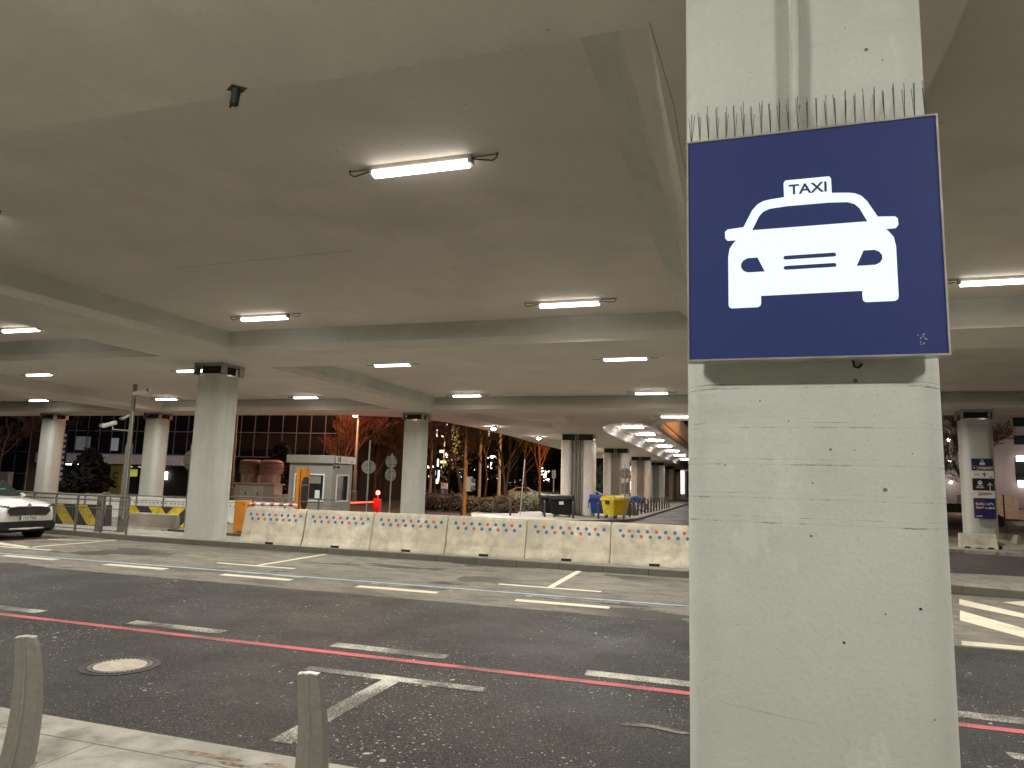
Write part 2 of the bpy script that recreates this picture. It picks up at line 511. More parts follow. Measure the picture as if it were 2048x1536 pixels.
# ================================================================== GROUND
def sheet(name, poly, z, m):
    return struct(MB().flat(poly, z).build(name, M[m]))
sheet('ground', [(-900, -300), (900, -300), (900, 1200), (-900, 1200)], -.012, 'soil')
sheet('road', [(-70, -30), (40, -30), (40, 10.7), (-70, 10.95)], 0, 'asphalt')
sheet('parking_lane', [(-70, 10.95), (40, 10.7), (40, 16.2), (-70, 16.2)], .0, 'asphalt_old')
sheet('rear_road', [(-70, 16.2), (3.2, 16.2), (3.2, 38), (-5.75, 41.5), (-5.75, 30), (-70, 37)], 0, 'asphalt_far')
sheet('side_road', [(-5.75, 38), (3.2, 30), (6, 36), (2, 140), (-6.6, 140), (-6.3, 90), (-5.95, 62), (-5.72, 41.6)], .004, 'asphalt_dark')
sheet('cross_road', [(3.2, 16.2), (60, 16.2), (60, 29), (3.2, 29)], 0, 'asphalt_dark')
sheet('far_street', [(4, 33.5), (90, 30), (90, 66), (3, 66)], .0, 'asphalt_far')

# near pavement with slab joints
pv = MB()
pv.box(-40, 40, -12, 4.42, .0, .030)
struct(pv.build('near_pavement', M['paving']))
jn = MB()
for k in range(-16, 12):
    x = k * .9 + .2
    jn.box(x, x + .006, 3.30, 4.10, .0305, .0315)
    jn.box(x + .45, x + .456, 2.50, 3.30, .0305, .0315)
for y in (4.10, 3.30, 2.50):
    jn.box(-14, 10, y, y + .007, .0305, .0316)
struct(jn.build('pavement_joint_lines', M['kerb']))
rng = random.Random(5)
st = MB()
for (cx, cy, sx, sy) in ((-3.45, 4.22, .30, .045), (-3.2, 4.16, .14, .03), (-2.95, 4.25, .1, .03)):
    st.flat([(cx + sx * math.cos(a) * rng.uniform(.6, 1.1), cy + sy * math.sin(a) * rng.uniform(.5, 1.1)) for a in [2*PI*i/14 for i in range(14)]], .0322)
struct(st.build('pavement_stain', mat('brown_stain', (.24, .175, .12), .9, var=.4, scale=20)))

# far kerbs
def kerb(name, pts, w, h, m='kerb', joint=1.0):
    b = MB()
    for (a, c) in zip(pts, pts[1:]):
        a, c = Vector((*a, 0)), Vector((*c, 0)); d = c - a; n = max(1, round(d.length / joint))
        nn = Vector((-d.y, d.x, 0)).normalized() * w
        for i in range(n):
            p = a + d * (i / n) + d.normalized() * .006; q = a + d * ((i + 1) / n) - d.normalized() * .006
            b.add([p, q, q + nn, p + nn] + [v + Vector((0, 0, h)) for v in (p + nn * .1, q + nn * .1, q + nn, p + nn)],
                  [(0,1,2,3), (4,5,6,7), (0,1,5,4), (1,2,6,5), (2,3,7,6), (3,0,4,7)])
    return struct(b.build(name, M[m]))
kerb('kerb_line', [(-70, 17.2), (-24, 16.75), (-19.7, 16.42), (-16.4, 16.1), (-13, 16.0), (3.0, 16.0)], .16, .13)
b = MB(); b.prism([(-70, 17.36), (-24, 16.91), (-19.7, 16.58), (-16.4, 16.26), (-13, 16.16), (3.0, 16.16), (3.0, 17.3), (-13, 17.6), (-19, 18.3), (-70, 18.9)], -.005, .125)
struct(b.build('pavement_island', M['paving']))
kerb('rear_kerb', [(-17.6, 18.75), (-13.5, 18.55), (-3, 18.4)], .15, .12)
b = MB(); b.prism([(-17.6, 18.9), (-13.5, 18.7), (-3, 18.55), (-3, 20.6), (-17.6, 20.9)], -.005, .115)
struct(b.build('rear_island', M['asphalt_far']))
kerb('right_kerb', [(3.5, 16.75), (4.05, 16.5), (5.2, 16.15), (9, 15.2), (30, 11)], .16, .13)
b = MB(); b.prism([(3.5, 16.9), (4.05, 16.66), (5.2, 16.31), (9, 15.36), (30, 11.2), (30, 19.0), (6.0, 19.4), (3.4, 19.2)], -.005, .125)
struct(b.build('right_island', M['paving']))
kerb('far_right_kerb', [(5.2, 27.6), (7, 28.0), (9.6, 27.0), (30, 22)], .18, .12, 'paving')
b = MB(); b.prism([(5.2, 27.78), (7, 28.18), (9.6, 27.18), (30, 22.2), (30, 33), (4.5, 33)], -.005, .1)
struct(b.build('far_right_island', M['paving']))
kerb('brick_verge', [(5.0, 34.2), (30, 31)], 1.2, .18, 'paving')
struct(MB().flat([(-5.75, 41.6), (-5.95, 62), (-6.35, 90), (-6.6, 140), (-17, 140), (-17, 44), (-13.8, 36), (-9, 36)], .06).build('side_pavement', M['paving']))
kerb('side_kerb', [(-9.0, 35.9), (-6.4, 38.2), (-5.72, 41.6), (-5.95, 62), (-6.3, 90), (-6.6, 140)], .14, .1)
struct(MB().flat([(-17.6, 46), (-15.6, 41), (-12.0, 37.8), (-10.5, 38.5), (-11.8, 43), (-14.5, 50), (-18.5, 60)], .075).build('salted_path', M['snow_path']))

# ------------------------------------------------------------------ road markings
def marks(name, polys, m, z=.004):
    b = MB()
    for p in polys: b.flat(p, z)
    return struct(b.build(name, M[m]))
def bar(x0, x1, y, w): return [(x0, y - w/2), (x1, y - w/2), (x1 - .02, y + w/2), (x0 - .02, y + w/2)]
marks('red_line_marking', [bar(-40, 14, 7.17, .115)], 'red_paint')
marks('blue_line_marking', [[(-40, 12.02), (-13.4, 12.06), (-.7, 12.22), (2.9, 12.27), (2.9, 12.36), (-.7, 12.31), (-13.4, 12.15), (-40, 12.11)]], 'blue_paint')
dash = [bar(-7.46 + 2.95 * k, -6.05 + 2.95 * k, 7.50, .21) for k in range(-4, 6)]
marks('centre_dash_marking', dash, 'white_paint')
M['worn_paint'] = paint('worn_white_road_paint', (.52, .50, .42), 1.05)
marks('stall_marking', [bar(-4.2, -2.3, 6.5, .15), bar(-3.30, -3.12, 5.55, 1.75), bar(-10.6, -8.6, 6.5, .15), bar(1.85, 3.8, 6.5, .15)], 'worn_paint')
marks('edge_dash_marking', [bar(-15.5 + 2.98 * k, -13.95 + 2.98 * k, 11.84 - .085 * k, .22) for k in range(-3, 5)] , 'cream_paint')
marks('worn_dash_marking', [bar(-6.5, -4.9, 11.99, .13), bar(-3.55, -1.95, 12.0, .13), bar(-9.5, -8.0, 12.05, .1)], 'white_paint', .006)
fm = []
for x in (-16.65, -9.9, -3.45):
    fm += [bar(x - .98, x + .98, 13.12, .13), [(x - .06, 13.2), (x + .06, 13.2), (x + .0, 15.95), (x - .14, 15.95)]]
fm += [[(-18.6, 13.5), (-16.6, 13.25), (-16.5, 13.4), (-18.6, 13.9)], [(-18.1, 15.0), (-16.9, 15.55), (-16.9, 15.68), (-18.2, 15.12)]]
marks('bay_marking', fm, 'cream_paint')
marks('hatched_marking', [
    [(3.77, 15.57), (3.57, 14.76), (4.2, 13.69), (5.2, 11.4), (5.45, 11.75), (4.36, 14.2)],
    [(3.4, 14.04), (3.13, 12.95), (3.72, 11.55), (3.92, 11.95), (3.87, 12.62)],
    [(3.92, 12.0), (3.98, 12.4), (4.6, 11.35), (4.3, 11.3)],
    [(2.63, 10.86), (14, 10.6), (14, 10.88), (2.7, 11.16)], [(4.45, 15.52), (6.5, 12.0), (7.0, 12.1), (4.9, 15.91)]], 'cream_paint')
struct(MB().flat([(-.98, 6.02), (-.75, 6.06), (-.5, 6.0), (-.42, 6.03), (-.55, 6.12), (-.78, 6.13), (-.95, 6.1)], .005).build('asphalt_patch_mark', M['asphalt_old']))

# manhole
mh = thing('manhole_cover', 'round cast iron manhole cover with a worn concrete centre in the road', 'manhole', (-5.88, 5.82, 0)); mh.scale = (.9, .9, 1)
mhf = MB(); mhf.lathe([(.40, 0), (.40, .007), (.355, .009), (.350, .004), (.33, .004), (.325, .010), (.275, .010), (.27, .006)], n=48)
lug = mhf
for k in range(40):
    a = 2 * PI * k / 40
    c, s_ = math.cos(a), math.sin(a)
    lug.add([(c*.285 - s_*.010, s_*.285 + c*.010, .0105), (c*.285 + s_*.010, s_*.285 - c*.010, .0105), (c*.318 + s_*.010, s_*.318 - c*.010, .0105), (c*.318 - s_*.010, s_*.318 + c*.010, .0105)], [(0,1,2,3)], 1)
mhf.build('frame', [M['dark_metal'], M['steel']], mh, smooth=True)
MB().lathe([(.268, .004), (.266, .011), (.0, .012)], n=40).build('centre_plate', concrete('manhole_fill', (.44, .40, .31), pore=0, blotch=.5, var=.2, scale=4), mh)

# ================================================================== ELEVATED DECK
SOF, TOP = 5.0, 5.55
outer = [(-70, -14), (40, -14), (40, 31.3), (-1.6, 31.6), (-3.0, 32.4), (-3.85, 34.5), (-4.0, 38), (-4.0, 60), (-5.2, 140), (-17.5, 140), (-16.2, 85), (-15.3, 52), (-14.85, 46), (-14.75, 39), (-15.0, 35), (-16.0, 32.3), (-18.5, 31.2), (-23, 31.0), (-70, 31.2)]
def rect(x0, x1, y0, y1): return [(x0, y0), (x1, y0), (x1, y1), (x0, y1)]
cof = []
for x0, x1 in ((-57, -44.2), (-42.3, -29.5), (-27.6, -14.85), (-12.65, -.57), (1.4, 13.8), (15.7, 28)):
    cof.append((rect(x0, x1, 4.5, 15.0), x0 + .0, x1))
    cof.append((rect(x0 - .3 if x0 < 0 else x0, x1, 17.15, 28.5), x0, x1))
tri = [(-13.1, 30.9), (-12.5, 36.4), (-10.2, 38.9), (-9.4, 38.2), (-7.2, 31.6), (-9.5, 30.5)]
notch = [(-7.85, 56), (-7.8, 47.4), (-7.72, 42.5), (-7.5, 39.8), (-7.1, 37.6), (-6.55, 36.2), (-6.0, 35.5), (-5.6, 35.25), (-5.15, 35.3), (-4.75, 35.8), (-4.5, 37), (-4.42, 40), (-4.42, 60), (-5.6, 132), (-8.9, 132), (-8.3, 86)]
deck = thing('elevated_deck', 'broad pale concrete deck overhead with recessed ceiling panels and beams', 'elevated road', (0, 0, 0))
b = MB()
b.flat(outer, SOF, 0, [c[0] for c in cof] + [tri, notch])
b.flat(outer, 6.5, 0)
n = len(outer)
b.add([(p[0], p[1], SOF) for p in outer] + [(p[0], p[1], 6.5) for p in outer], [(i, (i+1) % n, n + (i+1) % n, n + i) for i in range(n)])
b.build('soffit', M['deck'], deck)
cb, cw = MB(), MB()
for poly, x0, x1 in cof:
    xs = [p[0] for p in poly]; ys = [p[1] for p in poly]
    a0, a1, c0, c1 = min(xs), max(xs), min(ys), max(ys)
    # profile of each side: soffit edge, flared lip, upright face
    def ring(l, r, nr, fr, z): return [(a0 + l, c0 + nr, z), (a1 - r, c0 + nr, z), (a1 - r, c1 - fr, z), (a0 + l, c1 - fr, z)]
    rings = [ring(0, 0, 0, 0, SOF), ring(.05, .24, .02, .07 if c0 < 10 else -.02, SOF + .17), ring(.09, .66, .05, .10 if c0 < 10 else -.3, TOP)]
    for ra, rb in zip(rings, rings[1:]):
        cw.add(ra + rb, [(i, (i+1) % 4, 4 + (i+1) % 4, 4 + i) for i in range(4)], 1 if ra is rings[0] else 0)
    cb.flat([(p[0], p[1]) for p in rings[-1]], TOP)
cb.build('ceiling_panel', M['deck_panel'], deck)
b = MB(); b.add([(-3.05, 4.485, SOF - .002), (-2.2, 4.47, SOF - .002), (-1.55, 4.48, SOF - .002), (-1.55, 4.502, SOF - .002), (-2.2, 4.503, SOF - .002), (-3.05, 4.502, SOF - .002)], [(0,1,4,5), (1,2,3,4)]); b.build('chipped_edge', M['bollard_cap'], deck)
cw.build('beam_side', [M['deck_beam'], M['deck']], deck, fix=True)
def recess(poly, top, shrink):
    cx = sum(p[0] for p in poly) / len(poly); cy = sum(p[1] for p in poly) / len(poly)
    return [(cx + (p[0] - cx) * shrink, cy + (p[1] - cy) * shrink) for p in poly]
b = MB(); t2 = recess(tri, 0, .86); k = len(tri)
b.add([(p[0], p[1], SOF) for p in tri] + [(p[0], p[1], 5.3) for p in t2], [(i, (i+1) % k, k + (i+1) % k, k + i) for i in range(k)])
b.flat(t2, 5.3)
b.build('corner_recess', M['deck'], deck)
b = MB(); k = len(notch)
# rounded inner edge of the curved recess
def inset(poly, d):
    out = []
    m_ = len(poly)
    for i in range(m_):
        p0, p1, p2 = Vector(poly[i-1]), Vector(poly[i]), Vector(poly[(i+1) % m_])
        n1 = Vector((p1.y - p0.y, p0.x - p1.x)).normalized(); n2 = Vector((p2.y - p1.y, p1.x - p2.x)).normalized()
        nn = (n1 + n2).normalized(); 
        out.append((p1.x - nn.x * d, p1.y - nn.y * d))
    return out
ar = sum(notch[i][0] * notch[(i+1) % k][1] - notch[(i+1) % k][0] * notch[i][1] for i in range(k))
sg = 1 if ar > 0 else -1
prev = [(p[0], p[1], SOF) for p in notch]
for d, z in ((.10, SOF + .18), (.28, SOF + .38), (.55, SOF + .52), (.8, 5.58)):
    cur = [(p[0], p[1], z) for p in inset(notch, d * sg)]
    b.add(prev + cur, [(i, (i+1) % k, k + (i+1) % k, k + i) for i in range(k)])
    prev = cur
b.flat([(p[0], p[1]) for p in prev], 5.58)
b.build('curved_recess', M['deck_white'], deck, smooth=True)
# rounded rim along the open side and pipe joint lines
b = MB()
b.tube([(-2.3, 31.55, 5.0), (-3.2, 32.3, 5.0), (-3.85, 34.0, 5.0), (-4.05, 36, 5.0), (-4.1, 40, 5.0), (-4.1, 60, 5.0), (-5.3, 138, 5.0)], .22, 12)
b.build('rounded_rim', M['deck_white'], deck, smooth=True)
b = MB()
for (p, q) in (((-9.6, 9.9), (-6.0, 9.75)), ((-12.0, 22.4), (-6.0, 22.2))):
    b.add([(p[0], p[1], TOP - .002), (q[0], q[1], TOP - .002), (q[0], q[1] + .010, TOP - .002), (p[0], p[1] + .010, TOP - .002)], [(0,1,2,3)]); b.build('crack', M['dark_metal'], deck); b = MB()
for (pts, z) in (([(-.56, 4.46), (-.50, 5.6), (-.51, 6.2), (-.50, 8.2)], SOF - .002), ([(-1.20, 4.56), (-1.21, 6.5), (-1.215, 8.9)], TOP - .004)):
    b = MB()
    for p, q in zip(pts, pts[1:]):
        dx, dy = (.004, 0) if abs(q[1] - p[1]) > abs(q[0] - p[0]) else (0, .012)
        b.add([(p[0], p[1], z), (q[0], q[1], z), (q[0] + dx, q[1] + dy, z), (p[0] + dx, p[1] + dy, z)], [(0,1,2,3)])
    b.build('crack', M['dark_metal'], deck)

# orange lit railing over the open side
rl = thing('upper_railing', 'orange lit railing with upright bars along the open edge of the deck', 'railing', (-3.8, 36, 5.1))
b = MB(); b.tube([(0, -2.6, 1.15), (-.1, 0, 1.15), (-.15, 12, 1.15), (-.3, 24, 1.15)], .05, 8); b.tube([(0, -2.6, .1), (-.1, 0, .1), (-.15, 12, .1), (-.3, 24, .1)], .05, 8); b.build('handrail', M['orange'], rl, smooth=True)
for k in range(34):
    y = -2.4 + k * .72
    b = MB(); b.tube([(-.08, y, .1), (-.08, y, 1.15)], .02, 6); b.build('baluster', M['alu'], rl)
ld = bpy.data.lights.new('ramp_glow', 'AREA'); ld.shape = 'RECTANGLE'; ld.size = .6; ld.size_y = 8; ld.energy = 110; ld.color = (1, .48, .18)
lo = bpy.data.objects.new('ramp_glow', ld); COL.objects.link(lo); lo.location = (-1.2, 41, 6.0); lo.rotation_euler = (0, R(70), 0)

# ================================================================== PILLARS
def lozenge(hw, hd, r, n=7):
    pts = []
    for (cx, cy, a0) in ((hw - r, hd - r, 0), (-hw + r, hd - r, 90), (-hw + r, -hd + r, 180), (hw - r, -hd + r, 270)):
        for i in range(n + 1):
            a = R(a0 + 90 * i / n)
            pts.append((cx + r * math.cos(a), cy + r * math.sin(a)))
    return pts
def octagon_like(hw, hd, r):
    return lozenge(hw, hd, r, 3)

def pillar(label, x, y, m='pillar', hw=.49, hd=.46, r=.25, top=4.69, z0=0.0, band=True, group='round edged support pillars under the deck'):
    t = thing('support_pillar', label, 'pillar', (x, y, 0), 0, group)
    b = MB()
    sec = lozenge(hw, hd, r, 8); k = len(sec)
    zs = [z0, top]
    vs = []
    for z in zs: vs += [(p[0], p[1], z) for p in sec]
    b.add(vs, [(i, (i+1) % k, k + (i+1) % k, k + i) for i in range(k)] + [tuple(range(k, 2*k))])
    b.build('shaft', M[m], t, smooth=True)
    if band:
        b = MB(); s2 = lozenge(hw + .008, hd + .008, r + .008, 8)
        b.add([(p[0], p[1], top - .06) for p in s2] + [(p[0], p[1], top - .005) for p in s2], [(i, (i+1) % k, k + (i+1) % k, k + i) for i in range(k)])
        b.build('steel_band', M['chrome'], t, smooth=True)
        s3 = lozenge(hw * .82, hd * .82, r * .8, 4)
        b = MB(); b.prism(s3, top, 5.0); b.build('bearing', M['black'], t)
        b = MB()
        for sx in (-1, 1):
            for sy in (-1, 1):
                b.box(sx * hw * .98 - .03, sx * hw * .98 + .03, sy * hd * .8 - .10, sy * hd * .8 + .10, top - .02, 5.0)
        b.box(-hw, hw, -hd * .95, -hd * .90, top + .22, 5.0); b.box(-hw, hw, hd * .90, hd * .95, top + .22, 5.0)
        b.box(-hw * .98, -hw * .9, -hd * .9, hd * .9, top + .22, 5.0); b.box(hw * .9, hw * .98, -hd * .9, hd * .9, top + .22, 5.0)
        b.build('bearing_frame', M['steel'], t)
    return t

NX, NF = .268, 3.15       # near pillar: centre x, front face y
near = thing('taxi_pillar', 'massive pale green grey pillar in the foreground carrying the taxi sign', 'pillar', (NX, NF + .52, 0))
b = MB()
sec = lozenge(.505, .52, .17, 9); k = len(sec)
b.add([(p[0], p[1], z) for z in (0, 5.0) for p in sec], [(i, (i+1) % k, k + (i+1) % k, k + i) for i in range(k)] + [tuple(range(k, 2*k))])
b.build('shaft', M['pillar_near'], near, smooth=True)
b = MB(); b.tube([(-.03, -.555, 3.1), (-.035, -.552, 3.6), (-.028, -.556, 3.9), (-.032, -.552, 4.3), (-.03, -.555, 5.0)], .018, 10)
b.build('cable_pipe', M['pillar_near'], near, smooth=True)
for (x, z) in ((-.25, 1.0), ):
    b = MB(); b.add([(-.40, -.5205, 1.052), (-.2, -.5205, 1.028), (-.02, -.5205, 1.01), (-.02, -.5205, 1.0085), (-.2, -.5205, 1.0255), (-.40, -.5205, 1.051)], [(0,1,4,5), (1,2,3,4)])
    b.build('crack', mat('scuff', (.34, .345, .30), .9), near)

for i, (x, z) in enumerate(((0.093, 1.321), (0.364, 1.469), (0.004, 1.734), (-0.089, 2.186), (0.247, 2.291), (0.233, 2.207), (-0.004, 1.934), (0.157, 2.070), (0.362, 2.059), (-0.199, 2.271), (0.204, 2.110), (0.181, 3.905), (0.321, 3.729), (0.219, 3.758), (-0.214, 3.758), (-0.343, 2.000), (0.394, 1.072))):
    rr_ = .0055 if i < 2 else (.0022 if i % 3 else .0032)
    b = MB(); b.lathe([(rr_, -.5206), (rr_ * .6, -.51)], (x, z), 10, 0, 'y'); b.build('anchor_hole', M['black'], near)

pillar('round edged pillar on the far kerb between the railing and the dotted barriers', -14.22, 16.56, hw=.47, hd=.44)
pillar('pillar behind the third dotted barrier, right of the parking booth', -14.55, 30.3)
pillar('leftmost pillar, behind the white car, pinkish on its right side', -36.6, 29.9)
pillar('pillar behind the camera pole, pinkish on its right side', -29.15, 29.7)
pf = pillar('pillar on the right carrying the tall notice board', 8.03, 29.9)

def ribbed(label, x, y, top):
    t = thing('ribbed_pillar', label, 'pillar', (x, y, 0), 0, 'ribbed pillars along the side road')
    b = MB()
    for sx in (-1, 1):
        sec = lozenge(.34, .55, .28, 6)
        b.prism([(p[0] + sx * .70, p[1]) for p in sec], 0, top)
    b.box(-.5, .5, -.3, .3, 0, top)
    b.build('shaft', M['pillar_ribbed'], t, smooth=True)
    for q in range(6):
        xx = -.30 + .12 * q
        b = MB(); b.tube([(xx, -.36, 0), (xx, -.36, top - .02)], .045 if q % 2 else .036, 8); b.build('downpipe', M['steel' if q % 2 else 'rail'], t, smooth=True)
    b = MB(); b.box(-.95, .95, -.45, .45, top, 5.0); b.build('bearing', M['black'], t)
    b = MB(); b.box(-.12, -.07, -.5, -.455, top, 5); b.box(.02, .07, -.5, -.455, top, 5); b.box(-1.0, -.96, -.4, .4, top, 5); b.box(.96, 1.0, -.4, .4, top, 5)
    b.build('bearing_frame', M['steel'], t)
rn = ('nearest ribbed pillar, behind the black bins', 'second ribbed pillar, behind the yellow bin and the round sign', 'third ribbed pillar, behind the covered motorcycle',
      'fourth ribbed pillar along the side road', 'fifth ribbed pillar along the side road', 'farthest ribbed pillar in sight along the side road')
for i, lab in enumerate(rn):
    ribbed(lab, (-9.75, -10.15, -10.3, -10.6, -10.9, -11.3)[i], 43.6 + 16.3 * i, 4.62)

# ================================================================== CEILING LAMPS
def make_lamp(label, x, y, z=5.45, group='lit tube lamps under the deck', strong=False):
    t = thing('ceiling_lamp', label, 'lamp', (x, y, z), 0, group)
    b = MB(); b.prism([(-.64, -.055), (.64, -.055), (.64, .055), (-.64, .055)], .035, .095); b.build('housing', M['fixture'], t)
    b = MB()
    pr = [(-.065, .034), (-.062, .0), (-.035, -.028), (.035, -.028), (.062, .0), (.065, .034)]
    b.add([(-.60, p[0], p[1]) for p in pr] + [(.60, p[0], p[1]) for p in pr], [(i, i+1, 7+i, 6+i) for i in (0, 1, 3, 4)] + [(0,1,2,3,4,5), tuple(range(6, 12))[::-1]], 1)
    b.f.append((2, 3, 9, 8)); b.m.append(0)
    b.build('diffuser', [strong or M['tube_side'], strong or M['tube_side']], t)
    if not strong:
        ld = bpy.data.lights.new('tube_light', 'AREA'); ld.shape = 'RECTANGLE'; ld.size = 1.18; ld.size_y = .07; ld.energy = LAMP; ld.color = TINT; ld.spread = R(152)
        lo = bpy.data.objects.new('tube_light', ld); COL.objects.link(lo); lo.parent = t; lo.location = (0, 0, -.033)
    for s_ in (-1, 1):
        b = MB(); b.box(s_*.62 - .02, s_*.62 + .02, -.06, .06, .0, .06); b.build('end_cap', M['fixture'], t)
        w = MB(); w.tube([(s_*.64, 0, .06), (s_*.70, 0, .045), (s_*.80, .01, .03), (s_*.88, .015, .02), (s_*.93, .01, .05), (s_*.94, 0, .11)], .009, 5)
        w.tube([(s_*.64, .02, .085), (s_*.94, .02, .092)], .006, 5)
        w.build('cable', M['wire'], t)
    return t
lamps = [
    (-3.5, 7.08, 'biggest lit tube lamp, nearest on the ceiling above the road'),
    (-10.38, 13.4, 'lit tube lamp on the ceiling above the far left pillar with the steel band'),
    (-3.27, 13.55, 'lit tube lamp on the ceiling left of the taxi sign'),
    (-17.85, 13.35, 'lit tube lamp at the left edge of the photo, higher of two there'),
    (4.15, 13.5, 'lit tube lamp right of the taxi sign'),
    (-10.48, 19.9, 'lit tube lamp in the third row, right of the banded pillar'),
    (-3.15, 19.9, 'lit tube lamp in the third row, left of the taxi sign edge'),
    (-25.5, 20.0, 'lit tube lamp in the third row at the far left'),
    (-18.35, 20.0, 'lit tube lamp half hidden by the banded pillar'),
    (-18.55, 27.7, 'lit tube lamp in the fourth row, above the parking booth'),
    (-10.83, 27.7, 'lit tube lamp in the fourth row, right of the middle pillar'),
    (-3.28, 27.55, 'lit tube lamp in the fourth row, beside the taxi pillar'),
    (-26.3, 27.7, 'lit tube lamp in the fourth row, left of the banded pillar'),
    (-34.5, 27.7, 'small lit tube lamp in the fourth row above the leftmost pillar'),
]
proto = None
for x, y, lab in lamps:
    if proto is None: proto = make_lamp(lab, x, y)
    else: dup(proto, (x, y * (1 if y < 27 else .982), 5.45 if y < 27 else 5.39), label=lab)
fl_ = make_lamp('lit tube lamp on the near soffit outside the view of the photo', -3.3, .35, 4.89, 'lit tube lamps outside the view', emit('lit_tube_near', TINT, 400))
dup(fl_, (4.0, .35, 4.89))
for x, y in ((-10.8, .4), (3.9, 7.0), (-11.0, 7.0), (11.5, 13.5), (4.2, 27.6), (11.6, 20), (-25.2, 7), (-18.2, 7)):
    dup(proto, (x, y, 5.45 if y > 4.5 else 4.89), label='lit tube lamp on the ceiling outside the view of the photo', group='lit tube lamps outside the view')
recess_proto = None
for i, y in enumerate((38.2, 44.0, 50.0, 56.5, 64.0, 72.5, 82, 93)):
    lab = ('nearest', 'second', 'third', 'fourth', 'fifth', 'sixth', 'seventh', 'last')[i] + ' lit tube lamp across the curved recess in the deck'
    x = -6.45 - .012 * max(0, y - 50)
    if recess_proto is None: recess_proto = make_lamp(lab, x, y, 5.48, 'lit tube lamps in the curved recess', M['tube'])
    else: dup(recess_proto, (x, y, 5.48), label=lab)
dup(proto, (-2.75, 31.1, 4.89), label='lit tube lamp under the edge of the deck beside the taxi pillar')

def flood(label, x, y):
    t = thing('floodlight', label, 'floodlight', (x, y, 4.86), R(-30), 'floodlights under the deck edge')
    ld = bpy.data.lights.new('flood_light', 'AREA'); ld.energy = 620; ld.color = (1, .95, .88); ld.size = .26
    lo = bpy.data.objects.new('flood_light', ld); COL.objects.link(lo); lo.parent = t; lo.location = (0, 0, -.08)
    b = MB(); b.box(-.16, .16, -.10, .10, .02, .14); b.build('housing', M['fixture'], t, bevel=.01)
    b = MB(); b.lathe([(.13, .02), (.12, -.02), (.07, -.05), (.0, -.06)], n=14); b.build('lens', M['flood'], t, smooth=True)
flood('floodlight under the left deck edge above the flagpoles', -13.3, 37.6)
flood('floodlight under the left deck edge left of the nearest ribbed pillar', -12.9, 45.5)
flood('small floodlight left of the second ribbed pillar', -12.8, 61.5)
flood('small floodlight left of the third ribbed pillar', -13.2, 78)

ff = flood('added floodlight outside the view under the far left deck edge', -46.5, 30.7)  # unseen floodlight and spot added to brighten the office front and canopy
ld = bpy.data.lights.new('added_facade_light', 'SPOT'); ld.energy = 900; ld.color = (.88, .94, 1); ld.spot_size = R(95); ld.spot_blend = .6; ld.shadow_soft_size = .2
lo = bpy.data.objects.new('added_facade_light', ld); COL.objects.link(lo); lo.location = (-46.5, 31.2, 4.6); lo.rotation_euler = Vector((-8, 16, -.6)).to_track_quat('-Z', 'Y').to_euler()

# soffit camera stub
sc_ = thing('ceiling_camera', 'small dark camera hanging from a plate on the near soffit', 'camera', (-4.62, 5.28 - .82, 5.0))
b = MB(); b.prism([(-.10, -.02), (.02, -.09), (.13, .01), (.02, .07)], -.012, 0); b.build('plate', M['dark_metal'], sc_)
b = MB(); b.tube([(0, 0, -.01), (.0, 0, -.08), (-.01, .0, -.17), (-.012, 0, -.185)], [.05, .044, .046, .03], 10); b.build('camera_body', M['black'], sc_, smooth=True)
b = MB(); b.tube([(-.05, 0, -.15), (-.055, 0, -.2)], .012, 6); b.build('bracket', M['black'], sc_)
sc_.location = (-3.87, 4.42, 5.0); sc_.scale = (.78, .78, .78)

# ================================================================== TAXI SIGN
SW, SH = .963, .966
sign = thing('taxi_sign', 'square backlit blue sign with a glowing white taxi car pictogram on the pillar', 'sign', (-.212, 3.05, 2.437), 0)
b = MB()
t_ = .012
t_ = .007
b.box(-t_, 0, -.002, .075, -t_, SH + t_); b.box(SW, SW + t_, -.002, .075, -t_, SH + t_)
b.box(0, SW, -.002, .075, -t_, 0); b.box(0, SW, -.002, .075, SH, SH + t_); b.box(0, SW, .055, .075, 0, SH)
b.build('frame', M['alu'], sign)
b = MB(); b.box(.001, SW - .001, .004, .05, .001, SH - .001); b.build('panel', M['sign_blue'], sign)
OUT = [(0.404, 0.768), (0.411, 0.779), (0.587, 0.779), (0.594, 0.768), (0.595, 0.704), (0.66, 0.698), (0.684, 0.693), (0.708, 0.680), (0.729, 0.655), (0.767, 0.583), (0.832, 0.578), (0.841, 0.569), (0.843, 0.542), (0.833, 0.529), (0.794, 0.528), (0.807, 0.514), (0.823, 0.491), (0.83, 0.451), (0.831, 0.240), (0.828, 0.228), (0.818, 0.222), (0.711, 0.222), (0.701, 0.228), (0.698, 0.24), (0.698, 0.271), (0.302, 0.271), (0.302, 0.24), (0.299, 0.228), (0.289, 0.222), (0.180, 0.222), (0.170, 0.228), (0.168, 0.24), (0.169, 0.45), (0.175, 0.488), (0.190, 0.512), (0.205, 0.527), (0.167, 0.528), (0.157, 0.54), (0.157, 0.568), (0.168, 0.578), (0.235, 0.583), (0.273, 0.658), (0.295, 0.682), (0.318, 0.694), (0.344, 0.699), (0.405, 0.704)]
def cap(x0, x1, y, r, n=6):
    return [(x1 + r * math.cos(a), y + r * math.sin(a)) for a in [R(-90 + 180 * i / n) for i in range(n + 1)]] + [(x0 + r * math.cos(a), y + r * math.sin(a)) for a in [R(90 + 180 * i / n) for i in range(n + 1)]]
WS = [(0.27, 0.566), (0.300, 0.628), (0.318, 0.648), (0.345, 0.659), (0.42, 0.664), (0.58, 0.664), (0.655, 0.659), (0.682, 0.648), (0.700, 0.628), (0.729, 0.566)]
